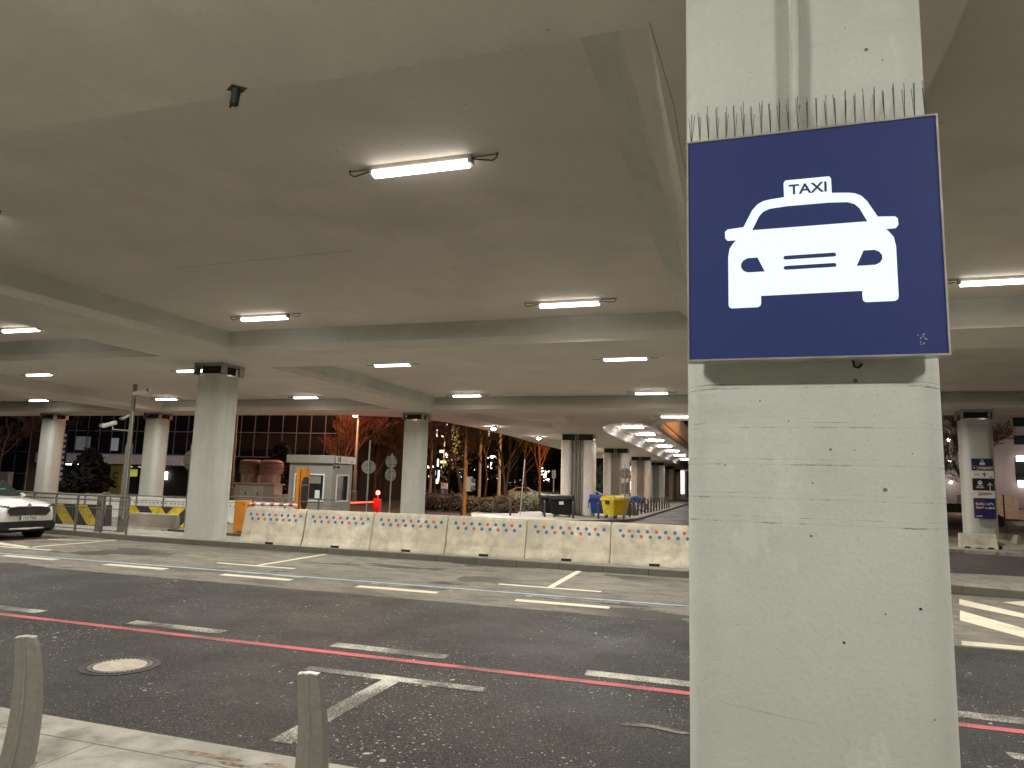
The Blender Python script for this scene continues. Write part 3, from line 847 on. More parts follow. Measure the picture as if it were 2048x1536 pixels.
LL = [(0.291, 0.443), (0.25, 0.443), (0.232, 0.434), (0.222, 0.418), (0.222, 0.401), (0.232, 0.385), (0.25, 0.377), (0.32, 0.377)]
RL = [(1 - x, y) for x, y in LL]
sc2 = lambda l: [(p[0] * SW, p[1] * SH) for p in l]
b = MB(); b.prism(sc2(OUT), -.0015, .0035, 'y', 0, [sc2(h) for h in (WS, LL, RL, cap(.405, .595, .433, .0095), cap(.405, .595, .388, .0095))])
b.build('car_pictogram', M['sign_lit'], sign)
text('TAXI', .060, M['sign_blue'], sign, (.502 * SW, -.002, .732 * SH), sx=1.12, depth=.001, bold=.0012)
b = MB()
rng = random.Random(3)
for k in range(16):
    x, z = .872 + rng.uniform(-.012, .018), .055 + rng.uniform(-.02, .025); b.box(x, x + .003, .002, .0045, z, z + .003)
b.build('scratch', M['board_white'], sign)
b = MB(); b.box(.2, .26, .075, .115, .1, SH - .1); b.box(SW - .26, SW - .2, .075, .115, .1, SH - .1); b.build('wall_bracket', M['steel'], sign)
b = MB(); b.tube([(.64, .09, -.005), (.645, .09, -.03), (.66, .09, -.035), (.675, .09, -.02)], .005, 5); b.build('cable_end', M['black'], sign)

sp_ = thing('bird_spikes', 'row of thin steel bird spikes on top of the taxi sign', 'bird spikes', (-.212, 3.09, 2.437 + SH + .012))
b = MB(); b.box(0.0, SW - .02, -.02, .02, 0, .004); b.build('base_strip', M['alu'], sp_)
rng = random.Random(8)
for k in range(26):
    x = .012 + k * (SW - .04) / 25
    for q in range(3):
        dx = rng.uniform(-.006, .006) + (q - 1) * .006
        dy = (-.035, .0, .045)[q] + rng.uniform(-.01, .01)
        h = rng.uniform(.13, .175) if q else rng.uniform(.11, .15)
        b = MB(); b.tube([(x, 0, .002), (x + dx, dy, h)], .0014, 4); b.build('spike', M['wire'], sp_)

# ================================================================== DOTTED CONCRETE BARRIERS
PROF = [(-.31, 0), (-.305, .05), (-.235, .22), (-.11, .86), (-.08, .92), (.08, .92), (.11, .86), (.235, .22), (.305, .05), (.31, 0)]
def dot_poly(cx, cz, r, n=16): return [(cx + r * math.cos(2*PI*i/n), cz + r * math.sin(2*PI*i/n)) for i in range(n)]
def barrier_mesh(Ln, sc=1.0, seed=0):
    """Jersey profile, rounded ends, two feet slots cut from the toe."""
    rg = random.Random(seed)
    xs = [-Ln/2, -Ln/2 + .025, -.12, -.119, .119, .12, Ln/2 - .025, Ln/2]
    b = MB(); vs = []; k = len(PROF)
    for i, x in enumerate(xs):
        e = i in (0, len(xs) - 1)
        for (y, z) in PROF:
            yy, zz = y * sc * (.955 if e else 1), z * sc
            if e and z > .8: zz -= .022
            if 3 <= i <= 4 and z < .08: zz = .06 * sc + (.02 if z > .05 else 0)
            vs.append((x, yy, zz))
    fs = []
    for i in range(len(xs) - 1):
        for j in range(k - 1):
            fs.append((i*k+j, i*k+j+1, (i+1)*k+j+1, (i+1)*k+j))
    fs += [tuple(range(k)), tuple(range((len(xs)-1)*k, len(xs)*k))[::-1]]
    b.add(vs, fs)
    return b
feet = [(-12.80, 16.16), (-10.95, 16.24), (-9.05, 16.42), (-7.03, 16.48), (-5.01, 16.60), (-2.98, 16.68), (-.94, 16.72), (1.1, 16.8)]
blab = ('leftmost of the dotted concrete barriers on the kerb, beside the orange barrier box', 'second dotted concrete barrier from the left, in front of the booth', 'third dotted concrete barrier from the left, in front of the middle pillar',
        'fourth dotted concrete barrier from the left, in front of the traffic light', 'fifth dotted concrete barrier from the left, in front of the black bins', 'sixth dotted concrete barrier, partly hidden by the taxi pillar', 'dotted concrete barrier hidden behind the taxi pillar')
fl = math.hypot(.20 - .105, .86 - .27)
slope = math.atan2(.59, .095)
def on_face(u, d):                    # point on the front upper face, d metres below the edge line z = .86
    t = d / .64
    return (u, -.11 - .125 * t - .0025, .86 - d)
for i in range(6):
    a, c = feet[i], feet[i+1]
    Ln = math.hypot(c[0]-a[0], c[1]-a[1]) - .022
    rz = math.atan2(c[1]-a[1], c[0]-a[0]) + (.004, -.012, .006, -.004, .004, 0)[i]
    t = thing('concrete_barrier', blab[i], 'barrier', ((a[0]+c[0])/2, (a[1]+c[1])/2 + .30, .125), rz, 'dotted concrete barriers along the kerb')
    barrier_mesh(Ln, 1.0, i).build('block', M['barrier'], t, bevel=.012)
    b = MB()
    for row in range(2):
        n_ = 9 if row == 0 else 8
        for q in range(n_):
            u = (-.79 + .205 * q) if row == 0 else (-.72 + .205 * q)
            u = u * Ln / 2.0 + .0
            d = (.11 if row == 0 else .225)
            red = (q % 3 == 1) if row == 0 else (q % 3 == 2)
            pts = [on_face(u + p[0], d - p[1]) for p in dot_poly(0, 0, .041)]
            b.add(pts, [tuple(range(16))], 1 if red else 0)
    b.build('dot_pattern', [M['dot_blue'], M['dot_red']], t, fix=False)
    b = MB(); b.box(-.12, .12, -.30, .30, .003, .062); b.build('lifting_slot', M['black'], t)
    b = MB(); b.lathe([(.018, -.165), (.014, -.14)], (.03, .545), 8, 0, 'y'); b.build('anchor_hole', M['black'], t)

def plain_barrier(label, x, y, z, rz, Ln, sc, m='barrier_grey', group='plain concrete barriers'):
    t = thing('plain_barrier', label, 'barrier', (x, y, z), rz, group)
    barrier_mesh(Ln, sc).build('block', M[m], t, bevel=.01)
    for s_ in (-.3, .3):
        b = MB(); b.prism([(s_*Ln-.1, 0), (s_*Ln+.1, 0), (s_*Ln+.07, .06), (s_*Ln-.07, .06)], -.32*sc, -.30*sc + .02, 'y'); b.build('foot_slot', M['black'], t)
    return t
plain_barrier('low plain concrete barrier standing between the camera pole and the banded pillar', -18.5, 19.1, .0, -.02, 1.95, .62)
plain_barrier('pale low concrete barrier at the foot of the pillar with the notice board', 7.75, 29.25, .1, -.05, 1.15, .55, 'barrier')
plain_barrier('grey concrete barrier end behind the tarpaulin on the right', 8.75, 30.0, .1, R(-62), 1.3, .55)
# white row far behind on the left
for i in range(7):
    t = thing('far_dotted_barrier', ('leftmost', 'second', 'third', 'fourth', 'fifth', 'sixth', 'rightmost')[i] + ' white dotted barrier in the back row behind the striped barriers', 'barrier', (-29.6 + 2.02 * i, 24.0 + .13 * (i % 2) , 0), .02 * (1 if i % 2 else -1), 'white dotted barriers in the back row')
    barrier_mesh(1.98, .95).build('block', M['white_coat'], t)
    b = MB()
    for q in range(9): b.add([(p[0], -.155, p[1]) for p in dot_poly(-.8 + .2 * q, .66, .03, 8)], [tuple(range(8))])
    b.build('dot_pattern', M['black'], t, fix=False)

# striped barriers
def striped(label, p, q, h, flip, seed):
    p, q = Vector((*p, 0)), Vector((*q, 0)); Ln = (q - p).length
    t = thing('striped_barrier', label, 'barrier', p, math.atan2((q-p).y, (q-p).x), 'yellow and black striped barriers')
    b = MB(); b.prism([(-.22, 0), (.22, 0), (.14, h), (-.14, h)], 0, Ln, 'x'); b.build('block', M['stripe_black'], t, bevel=.01)
    x = .0; k = 0
    while x < Ln:
        d = .62 * (1 if (x < Ln * flip) else -1)
        x0, x1 = x, x + .46
        pts = []
        for (u, z) in ((x0 + d, 0.02), (x1 + d, 0.02), (x1, h - .01), (x0, h - .01)):
            u = min(max(u, .01), Ln - .01); pts.append((u, -.224 + .08 * z / h - .003, z))
        b = MB(); b.add(pts, [(0,1,2,3)]); b.build('stripe', M['yellow_coat'], t, fix=False)
        x += .92
    return t
striped('yellow and black striped barrier behind the railing, right of the white car', (-23.4, 19.5), (-21.3, 19.9), .72, .9, 1)
striped('yellow and black striped barrier behind the plain grey barrier', (-21.0, 20.3), (-17.6, 21.2), .72, .45, 2)

# ================================================================== RAILINGS
rl = thing('pedestrian_railing', 'grey green pedestrian railing with mesh infill beside the white car', 'railing', (-22.9, 16.85, .125), 0)
def rp(x): return Vector((x, (16.28 + (-16.75 - (x)) * .085) - 16.85 if False else (0.04 - .085 * (x + 22.9) * 1.0), 0))
ra, rb = Vector((0, .0, 0)), Vector((6.12, -.52, 0))
def rpt(t, z): v = ra.lerp(rb, t); return (v.x, v.y, z)
b = MB(); b.tube([rpt(0, 1.06), rpt(1, 1.06)], .034, 10); b.build('handrail', M['rail'], rl, smooth=True)
for z in (.93, .70, .08):
    b = MB(); b.tube([rpt(0, z), rpt(1, z)], .014 if z != .93 else .022, 6); b.build('rail', M['rail'], rl)
for t_ in (0, .165, .335, .50, .655, .83, 1.0):
    b = MB(); v = rpt(t_, 0); b.box(v[0]-.028, v[0]+.028, v[1]-.02, v[1]+.02, 0, 1.04); b.build('post', M['rail'], rl)
for q in range(60):
    b = MB(); b.tube([rpt((q + .5) / 60, .08), rpt((q + .5) / 60, .70)], .006, 4); b.build('infill_bar', M['rail'], rl)
rl2 = thing('rear_railing', 'thin grey railing in the background between the camera pole and the banded pillar', 'railing', (-25.5, 22.6, 0), 0)
b = MB(); b.tube([(0, 0, .98), (5.2, .2, .98)], .022, 6); b.tube([(0, 0, .80), (5.2, .2, .80)], .012, 6); b.build('rail', M['rail'], rl2)
b = MB(); b.tube([(5.2, .2, 1.08), (11.5, .3, 1.10)], .022, 6); b.tube([(5.2, .2, .86), (11.5, .3, .88)], .012, 6); b.build('rail', M['rail'], rl2)
for x in (0, 1.3, 2.6, 3.9, 5.2, 6.6, 8.0, 9.4, 10.8):
    b = MB(); b.box(x-.025, x+.025, .02*x*.9-.02, .02*x*.9+.02, 0, 1.08 if x >= 5.2 else .98); b.build('post', M['rail'], rl2)

# ================================================================== CAMERA POLE
cp = thing('camera_pole', 'tall grey steel pole with surveillance cameras beside the railing', 'pole', (-17.68, 17.0, .12))
b = MB(); b.tube([(0, 0, 0), (0, 0, .05), (0, 0, .051), (0, 0, 2.55), (0, 0, 2.66), (0, 0, 4.42)], [.16, .16, .108, .10, .068, .062], 14); b.build('pole', M['rail'], cp, smooth=True)
b = MB(); b.tube([(0, 0, 4.42), (0, 0, 4.45)], [.07, .05], 12); b.build('cap', M['steel'], cp)
b = MB(); b.tube([(.0, -.02, 3.02), (-.62, -.08, 3.05)], .018, 6); b.tube([(-.62, -.08, 3.05), (-.62, -.08, 3.14)], .02, 6); b.build('arm', M['alu'], cp)
def cctv(x, y, z, ang, tilt, s=1.0):
    b = MB()
    d = Vector((math.cos(ang) * math.cos(tilt), math.sin(ang) * math.cos(tilt), math.sin(tilt)))
    c = Vector((x, y, z))
    b.tube([c - d * .20 * s, c + d * .18 * s], .058 * s, 8)
    o = b.build('camera_housing', M['white_coat'], cp, smooth=True)
    h = MB(); h.tube([c + d * .17 * s + Vector((0, 0, .035)), c + d * .27 * s + Vector((0, 0, .035))], .05 * s, 8); h.build('hood', M['sign_grey'], o)
cctv(-.76, -.10, 3.20, R(184), R(-14), 1.2)
cctv(.26, -.04, 4.18, R(30), R(14))
b = MB(); b.tube([(.05, 0, 4.02), (.2, -.03, 4.10)], .02, 6); b.build('arm', M['alu'], cp)
cctv(-.14, -.10, 3.42, R(250), R(-30), .7)
b = MB(); b.tube([(.11, -.06, .4), (.1, -.06, 2.5), (.08, -.05, 3.6)], .018, 6); b.build('conduit', M['alu'], cp)
dp = thing('card_reader_post', 'square grey post with slanted cap beside the camera pole', 'post', (-18.22, 16.72, .12))
b = MB(); b.box(-.10, .10, -.07, .07, .0, 1.02); b.build('post', M['rail'], dp, bevel=.01)
b = MB(); b.prism([(-.15, 1.02), (.2, 1.12), (.2, 1.17), (-.15, 1.07)], -.10, .10, 'y'); b.build('cap', M['steel'], dp)

# ================================================================== WHITE CAR
def car_body(stations, m, parent, name, close=True, smooth=True):
    b = MB(); vs = []; k = None
    for x, prof in stations:
        full = prof + [(-p[0], p[1]) for p in reversed(prof) if p[0] > 1e-4]
        k = len(full)
        vs += [(x, p[0], p[1]) for p in full]
    fs = []
    for i in range(len(stations) - 1):
        for j in range(k):
            j2 = (j + 1) % k
            fs.append((i*k+j, i*k+j2, (i+1)*k+j2, (i+1)*k+j))
    if close: fs += [tuple(range(k)), tuple(range((len(stations)-1)*k, len(stations)*k))[::-1]]
    b.add(vs, fs)
    return b.build(name, m, parent, smooth=smooth)
car = thing('white_suv', 'white sport utility car with black grille parked at the left edge of the photo', 'car', (-20.85, 14.75, 0), R(-1.5))
def bp(w, zb, zt, crown=.04, sh=.72):
    return [(0, zb), (w * .9, zb), (w * .985, zb + .10), (w, zb + (zt - zb) * .45), (w * .985, zb + (zt - zb) * sh), (w * .93, zt - .05), (w * .80, zt), (w * .4, zt + crown * .8), (0, zt + crown)]
def body_station(x):
    pts = [(2.33, .62, .40, .78), (2.29, .74, .34, .86), (2.20, .84, .30, .93), (2.02, .905, .28, .985), (1.70, .93, .27, 1.03), (1.2, .94, .27, 1.07), (.85, .94, .27, 1.09), (0, .94, .27, 1.08), (-1.2, .94, .27, 1.09), (-1.9, .93, .29, 1.08), (-2.25, .88, .35, 1.04), (-2.34, .80, .45, .95)]
    return pts
car_body([(x, bp(w, zb, zt)) for x, w, zb, zt in body_station(0)], M['car_white'], car, 'body')
def gp(w, wt, zb, zt): return [(0, zb), (w, zb), (w * .99, zb + .05), (wt * 1.03, zt - .10), (wt * .95, zt - .02), (wt * .5, zt + .025), (0, zt + .035)]
car_body([(1.02, gp(.86, .84, 1.0, 1.10)), (.30, gp(.88, .66, 1.0, 1.56)), (.0, gp(.88, .64, 1.0, 1.61)), (-1.1, gp(.88, .64, 1.0, 1.62)), (-1.9, gp(.86, .62, 1.0, 1.55)), (-2.2, gp(.82, .62, 1.0, 1.15))], M['car_white'], car, 'cabin')
b = MB(); b.add([(1.00, -.74, 1.125), (1.00, .74, 1.125), (.36, .60, 1.545), (.36, -.60, 1.545)], [(0,1,2,3)])
for v in range(len(b.v)): b.v[v] = (b.v[v][0] + .035, b.v[v][1], b.v[v][2] + .012)
b.build('windscreen', M['car_glass'], car)
for s_ in (-1, 1):
    b = MB(); b.add([(.80, s_*.885, 1.12), (-1.75, s_*.885, 1.14), (-1.55, s_*.70, 1.50), (.22, s_*.71, 1.50)], [(0,1,2,3)]); b.build('side_window', M['car_glass'], car)
    b = MB(); b.add([(2.20, s_*.50, .815), (2.03, s_*.895, .86), (1.86, s_*.925, .90), (2.06, s_*.88, .95), (2.25, s_*.52, .90)], [(0,1,2,3,4)])
    for v in range(len(b.v)): b.v[v] = (b.v[v][0] + .085, b.v[v][1] * 1.012, b.v[v][2])
    b.build('headlight', M['lens'], car)
    b = MB(); b.lathe([(.02, 0), (.07, .02), (.085, .08), (.06, .14), (.02, .16)], (.66, 1.12), 8, 0, 'y')
    for v in range(len(b.v)): b.v[v] = (b.v[v][0], s_ * (b.v[v][1] + .92), b.v[v][2])
    b.build('mirror', M['car_white'], car, smooth=True)
    for x in (1.42, -1.35):
        b = MB(); b.lathe([(.355, -.11), (.365, -.05), (.365, .05), (.355, .11)], (x, .355), 24, 0, 'y')
        for v in range(len(b.v)): b.v[v] = (b.v[v][0], b.v[v][1] + s_*.84, b.v[v][2])
        w = b.build('wheel', M['black'], car, smooth=True)
        b = MB(); b.lathe([(.24, s_*.955), (.20, s_*.965), (.05, s_*.95)], (x, .355), 20, 0, 'y'); b.build('rim', M['steel'], w)
b = MB(); b.prism([(-.50, .655), (.50, .655), (.60, .76), (.57, .86), (.30, .885), (-.30, .885), (-.57, .86), (-.60, .76)], 2.30, 2.372, 'x')
b.build('grille', M['stripe_black'], car, bevel=.008)
b = MB(); g_ = [(-.50, .655), (.50, .655), (.60, .76), (.57, .86), (.30, .885), (-.30, .885), (-.57, .86), (-.60, .76)]
b.tube([(2.368, p[0] * 1.02, p[1] + (p[1] - .77) * .06) for p in g_ + g_[:1]], .011, 5); b.build('grille_trim', M['chrome'], car)
for q in range(17):
    y = -.48 + q * .06
    if abs(y) < .1: continue
    b = MB(); b.box(2.366, 2.382, y - .006, y + .006, .68, .855); b.build('grille_slat', M['dark_metal'], car)
b = MB(); b.lathe([(.045, 2.335), (.045, 2.352), (.034, 2.354), (.0, 2.348)], (0, .928), 16, 0, 'x'); b.build('emblem', M['chrome'], car, smooth=True)
b = MB(); b.prism([(-.80, .28), (.80, .28), (.84, .42), (.74, .50), (-.74, .50), (-.84, .42)], 2.05, 2.345, 'x'); b.build('lower_grille', M['black'], car, bevel=.02)
b = MB(); b.tube([(2.10, -.88, .36), (2.30, -.66, .31), (2.37, 0, .30), (2.30, .66, .31), (2.10, .88, .36)], .03, 8); b.build('skid_trim', M['alu'], car, smooth=True)
b = MB(); b.box(2.33, 2.385, -.27, .27, .535, .645); pl = b.build('number_plate', M['board_white'], car)
b = MB(); b.box(2.380, 2.388, -.27, -.225, .535, .645); b.build('country_band', M['navy'], pl)
text('1UI 7503', .115, M['black'], pl, (2.387, .02, .588), (R(90), 0, R(90)), sx=.92, depth=.002)
b = MB(); b.box(.2, 2.2, -.85, .85, .20, .30); b.build('underbody', M['black'], car)
for s_ in (-1, 1):
    for x in (1.42, -1.35):
        b = MB(); b.lathe([(.43, s_*.80), (.43, s_*.945)], (x, .36), 24, 0, 'y'); b.build('wheel_arch', M['black'], car)
for (x, y, w_, h_, rt) in ((1.35, -.32, .34, .20, .3), (1.75, -.30, .22, .12, -.2)):
    b = MB(); b.add([(x - w_/2, y - h_/2, 1.10), (x + w_/2, y - h_/2 + .04, 1.08), (x + w_/2, y + h_/2, 1.085), (x - w_/2, y + h_/2, 1.108)], [(0,1,2,3)])
for q in range(4):
    b = MB(); b.box(1.42 - q * .06, 1.45 - q * .06, .18, .62 - q * .05, 1.06, 1.1); b.build('bonnet_lettering', M['sign_grey'], car)
b = MB(); b.box(.72, .76, .16, .42, 1.2, 1.32); b.build('dashboard_screen', emit('lit_screen', (.2, .8, 1), 2.0), car)

# ================================================================== BARRIER GATE AND BOOTH
ob = thing('barrier_cabinet', 'orange barrier gate cabinet with a red and white arm beside the dotted barriers', 'barrier gate', (-15.0, 19.05, .115))
b = MB(); b.prism([(-.205, -.16), (.205, -.16), (.205, .16), (-.205, .16)], 0, .99); b.build('cabinet', M['orange'], ob, bevel=.015)
b = MB(); b.box(.12, .15, -.163, -.158, .86, .91); b.build('lock', M['black'], ob)
b = MB(); b.box(-.05, .18, -.165, -.158, .02, .05); b.build('vent', M['black'], ob)
b = MB(); b.tube([(.2, 0, .89), (1.95, 0, .92)], .045, 4); arm = b.build('arm', M['white_coat'], ob)
for q in range(5):
    x = .32 + q * .34; b = MB(); b.tube([(x, 0, .89 + x * .017), (x + .15, 0, .892 + x * .017)], .050, 4); b.build('red_band', M['red_coat'], arm)
tb = thing('ticket_pillar', 'tall orange ticket pillar with a dark column in front of the booth window', 'ticket machine', (-15.55, 23.0, 0))
b = MB(); b.prism([(-.24, .12), (-.24, -.10), (-.02, -.20), (-.02, .12)], .1, 2.23); b.build('left_panel', M['orange'], tb, bevel=.006)
b = MB(); b.prism([(.0, .12), (.0, -.17), (.20, -.09), (.20, .12)], .1, 2.22); b.build('right_panel', M['orange'], tb, bevel=.006)
dk = thing('ticket_column', 'dark rounded column in front of the orange ticket pillar', 'post', (-15.12, 22.5, 0))
b = MB(); b.tube([(0, 0, .1), (0, 0, .75), (0, 0, .95), (0, 0, 1.7), (.03, 0, 1.86), (.03, 0, 1.9)], [.06, .06, .13, .13, .1, .05], 12); b.build('column', M['dark_metal'], dk, smooth=True)
for z in (1.02, 1.6):
    b = MB(); b.tube([(0, 0, z), (0, 0, z + .025)], .137, 12); b.build('strap', M['steel'], dk)

bo = thing('parking_booth', 'grey parking attendant booth numbered 18 with white framed windows', 'booth', (-21.1, 30.0, .05))
BW, BD, BH = 2.42, 1.8, 2.52
b = MB(); b.box(0, BW, 0, BD, 0, BH); b.build('wall', M['booth'], bo, bevel=.02)
b = MB(); b.box(-.13, BW + .13, -.13, BD + .13, BH, BH + .39); b.build('roof', M['booth'], bo, bevel=.03)
for x in (.22, 1.02): 
    b = MB(); b.box(x, x + .018, -.003, .005, 0, BH); b.build('panel_joint', M['dark_metal'], bo)
def win(nm, f, p, u0, u1, z0, z1, fw=.07):
    b = MB()
    for (a, c, d, e) in ((u0, u1, z0, z0 + fw), (u0, u1, z1 - fw, z1), (u0, u0 + fw, z0 + fw, z1 - fw), (u1 - fw, u1, z0 + fw, z1 - fw)):
        if f == 'y': b.box(a, c, -.04, .01, d, e)
        else: b.box(BW - .01, BW + .04, a, c, d, e)
    w = b.build('window', M['white_coat'], p)
    b = MB()
    if f == 'y': b.box(u0 + fw, u1 - fw, -.012, .012, z0 + fw, z1 - fw)
    else: b.box(BW - .012, BW + .012, u0 + fw, u1 - fw, z0 + fw, z1 - fw)
    pn = b.build('pane', M['pane'], w)
    return pn
p1 = win('w', 'y', bo, .33, 2.02, .70, 2.02)
b = MB(); b.box(.95, 1.80, -.016, -.0125, 1.55, 1.90); b.build('blind', M['sign_grey'], p1)
b = MB(); b.box(1.52, 1.78, -.017, -.0125, .86, 1.24); b.build('notice_sheet', M['board_white'], p1)
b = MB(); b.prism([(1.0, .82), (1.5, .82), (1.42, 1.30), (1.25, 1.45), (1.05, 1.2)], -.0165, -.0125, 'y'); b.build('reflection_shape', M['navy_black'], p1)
win('w', 'x', bo, .35, 1.45, .70, 2.02)
b = MB(); b.box(BW + .131, BW + .140, .0, BD + .08, BH + .03, BH + .36); sg = b.build('sign_board', M['board_white'], bo)
text('18', .36, M['black'], sg, (BW + .1405, .27, BH + .195), (R(90), 0, R(90)), bold=.012)
for (y0, y1, z, h) in ((.58, 1.02, .25, .03), (.58, 1.12, .15, .03)):
    b = MB(); b.box(BW + .140, BW + .1415, y0, y1, BH + z - h/2, BH + z + h/2); b.build('small_print', M['sign_grey'], sg)
text('A/C', .13, M['black'], sg, (BW + .1405, 1.45, BH + .13), (R(90), 0, R(90)), sx=1.3)
b = MB(); b.box(BW, BW + .10, .10, .18, BH - .24, BH - .10); b.build('camera_bracket', M['steel'], bo)
b = MB(); b.lathe([(.05, BW), (.05, BW + .16)], (.32, BH - .16), 8, 0, 'x'); b.build('booth_camera', M['black'], bo)

rb_ = thing('red_barrier_cabinet', 'red barrier gate cabinet with a red signal lamp and lit arm right of the booth', 'barrier gate', (-19.45, 36.0, 0))
b = MB(); b.box(-.17, .17, -.15, .15, .05, .80); b.build('cabinet', M['red_coat'], rb_, bevel=.02)
b = MB(); b.tube([(0, 0, .8), (0, 0, 1.05)], .03, 8); b.build('lamp_post', M['red_coat'], rb_)
b = MB(); b.lathe([(.03, 1.03), (.10, 1.06), (.11, 1.16), (.07, 1.25), (.0, 1.27)], n=14); b.build('signal_lamp', emit('lit_red_lamp', (1, .05, .03), 26), rb_, smooth=True)
b = MB(); b.tube([(-.15, 0, .63), (-1.9, 0, .52)], .045, 6); b.build('lit_arm', emit('lit_red_arm', (1, .10, .05), 2.6), rb_)
ld = bpy.data.lights.new('signal_glow', 'POINT'); ld.energy = 130; ld.color = (1, .05, .03); ld.shadow_soft_size = .12
lo = bpy.data.objects.new('signal_glow', ld); COL.objects.link(lo); lo.location = (-19.45, 35.6, 1.2)

# utility cabinets, vents
uc = thing('utility_cabinet', 'beige utility cabinet with brick sides behind the orange barrier box', 'cabinet', (-28.75, 35.6, 0))
b = MB(); b.box(0, .35, 0, .8, 0, 1.38); b.build('brick_side', M['brick'], uc); b = MB(); b.box(2.05, 2.75, 0, .8, 0, 1.38); b.build('brick_side', M['brick'], uc)
b = MB(); b.box(.35, 2.05, .03, .8, 0, 1.38); b.build('cabinet', M['cabinet'], uc)
for x in (.36, 1.20):
    b = MB(); b.box(x, x + .83, .0, .03, .15, 1.34); d = b.build('door', M['cabinet'], uc, bevel=.01)
    b = MB(); b.box(x + .4, x + .46, -.02, .0, .75, .95); b.build('handle', M['black'], d)
b = MB(); b.box(-.08, 2.83, -.1, .9, 1.38, 1.46); b.build('top_slab', M['barrier_grey'], uc)
b = MB(); b.box(2.75, 3.7, .1, .7, 0, .85); b.build('low_box', M['cabinet'], uc)
for i, (x, lab) in enumerate(((-29.85, 'left ribbed metal vent drum behind the utility cabinet'), (-28.35, 'right ribbed metal vent drum behind the utility cabinet'))):
    t = thing('vent_drum', lab, 'vent', (x, 38.4, 0), 0, 'vent drums')
    b = MB(); b.lathe([(.60, 0), (.60, 2.05)], n=20); b.build('body', M['drum'], t, smooth=True)
    pr = []
    for q in range(5): pr += [(.66, 2.02 + q * .13), (.74, 2.06 + q * .13), (.74, 2.10 + q * .13), (.66, 2.13 + q * .13)]
    b = MB(); b.lathe(pr + [(.72, 2.72), (.70, 2.80), (.45, 2.9)], n=20); b.build('hood', M['drum'], t, smooth=True)

# ================================================================== POLES, SIGNS, STREET LAMPS
def street_lamp(label, x, y, h, base=True, lit=True, col=(1, .52, .16), power=900, r=.09):
    t = thing('street_lamp', label, 'street lamp', (x, y, 0), 0, 'street lamps')
    b = MB(); b.tube([(0, 0, 0), (0, 0, 1.0), (0, 0, 1.06), (0, 0, 2.4), (0, 0, 2.44), (0, 0, 4.6), (0, 0, 4.64), (0, 0, h)], [r*2.4, r*2.3, r*1.55, r*1.5, r*1.2, r*1.15, r*.9, r*.8], 12); b.build('pole', M['rail'], t, smooth=True)
    b = MB(); b.tube([(0, 0, h), (0, -.12, h + .12), (0, -.35, h + .16)], .05, 8); b.build('arm', M['steel'], t)
    b = MB(); b.box(-.16, .16, -.72, -.2, h + .12, h + .24); hd = b.build('head', M['steel'], t, bevel=.03)
    if lit:
        b = MB(); b.lathe([(.0, h + .0), (.13, h + .03), (.17, h + .12)], (0, -.46), 12); b.build('bulb', emit('lit_sodium_bulb', col, 60), hd, smooth=True)
        ld = bpy.data.lights.new('street_light', 'POINT'); ld.energy = power; ld.color = col; ld.shadow_soft_size = .2
        lo = bpy.data.objects.new('street_light', ld); COL.objects.link(lo); lo.location = (x, y - 1.7, h + .5)
    return t
street_lamp('street lamp glowing orange right of the booth, with a thick base', -26.2, 45, 6.2, power=1400, col=(1, .45, .27))
street_lamp('dim pinkish lamp post behind the banded pillar', -34.2, 42, 9.5, power=300, col=(1, .45, .28))
street_lamp('distant street lamp glowing yellow right of the middle pillar', -38.0, 88, 7.6, col=(1, .6, .25), power=5000)
street_lamp('distant street lamp glowing yellow beside the tall flagpole', -45.5, 92, 10.5, col=(1, .55, .22), power=5000)

def sign_back(label, x, y, z0, h, discs, m='sign_grey', r=.035, lean=0, rz=0):
    t = thing('traffic_sign', label, 'traffic sign', (x, y, z0), rz)
    b = MB(); b.tube([(-lean, 0, 0), (0, 0, h)], r, 8); b.build('post', M['steel'], t, smooth=True)
    for kind, cz, a, c in discs:
        b = MB()
        if kind == 'disc': b.lathe([(a, .05), (a, .058)], (0, cz), 24, 0, 'y')
        else: b.box(-a, a, .05, .058, cz - c, cz + c)
        d = b.build('plate', M[m], t)
        for q in (-.45, .45):
            hh = (a if kind == 'disc' else c) * q
            b = MB(); b.box(-a * .72, a * .72, .03, .052, cz + hh - .02, cz + hh + .02); b.build('clamp', M['rail'], d)
    return t
sign_back('round traffic sign seen from behind, just right of the booth', -16.77, 30, 0, 3.7, [('disc', 2.45, .32, 0)], rz=R(30))
sign_back('two round traffic signs seen from behind on one post left of the middle pillar', -15.57, 30, 0, 3.1, [('disc', 2.72, .30, 0), ('disc', 2.12, .30, 0)], rz=R(58))
sign_back('round traffic sign edge showing behind the banded pillar', -18.05, 20, 0, 2.9, [('disc', 2.36, .36, 0)], 'sign_grey')
sign_back('round sign above a square sign seen from behind, by the yellow bin', -6.36, 40.4, .06, 3.05, [('disc', 2.55, .31, 0), ('box', 1.72, .24, .31)])
sign_back('thin leaning grey post beside the black bins', -12.2, 40.2, .0, 3.3, [], lean=.22)
sign_back('parking sign post far behind between the trees', -15.6, 60, .0, 3.1, [('box', 2.75, .16, .35)], 'board_white', .05)

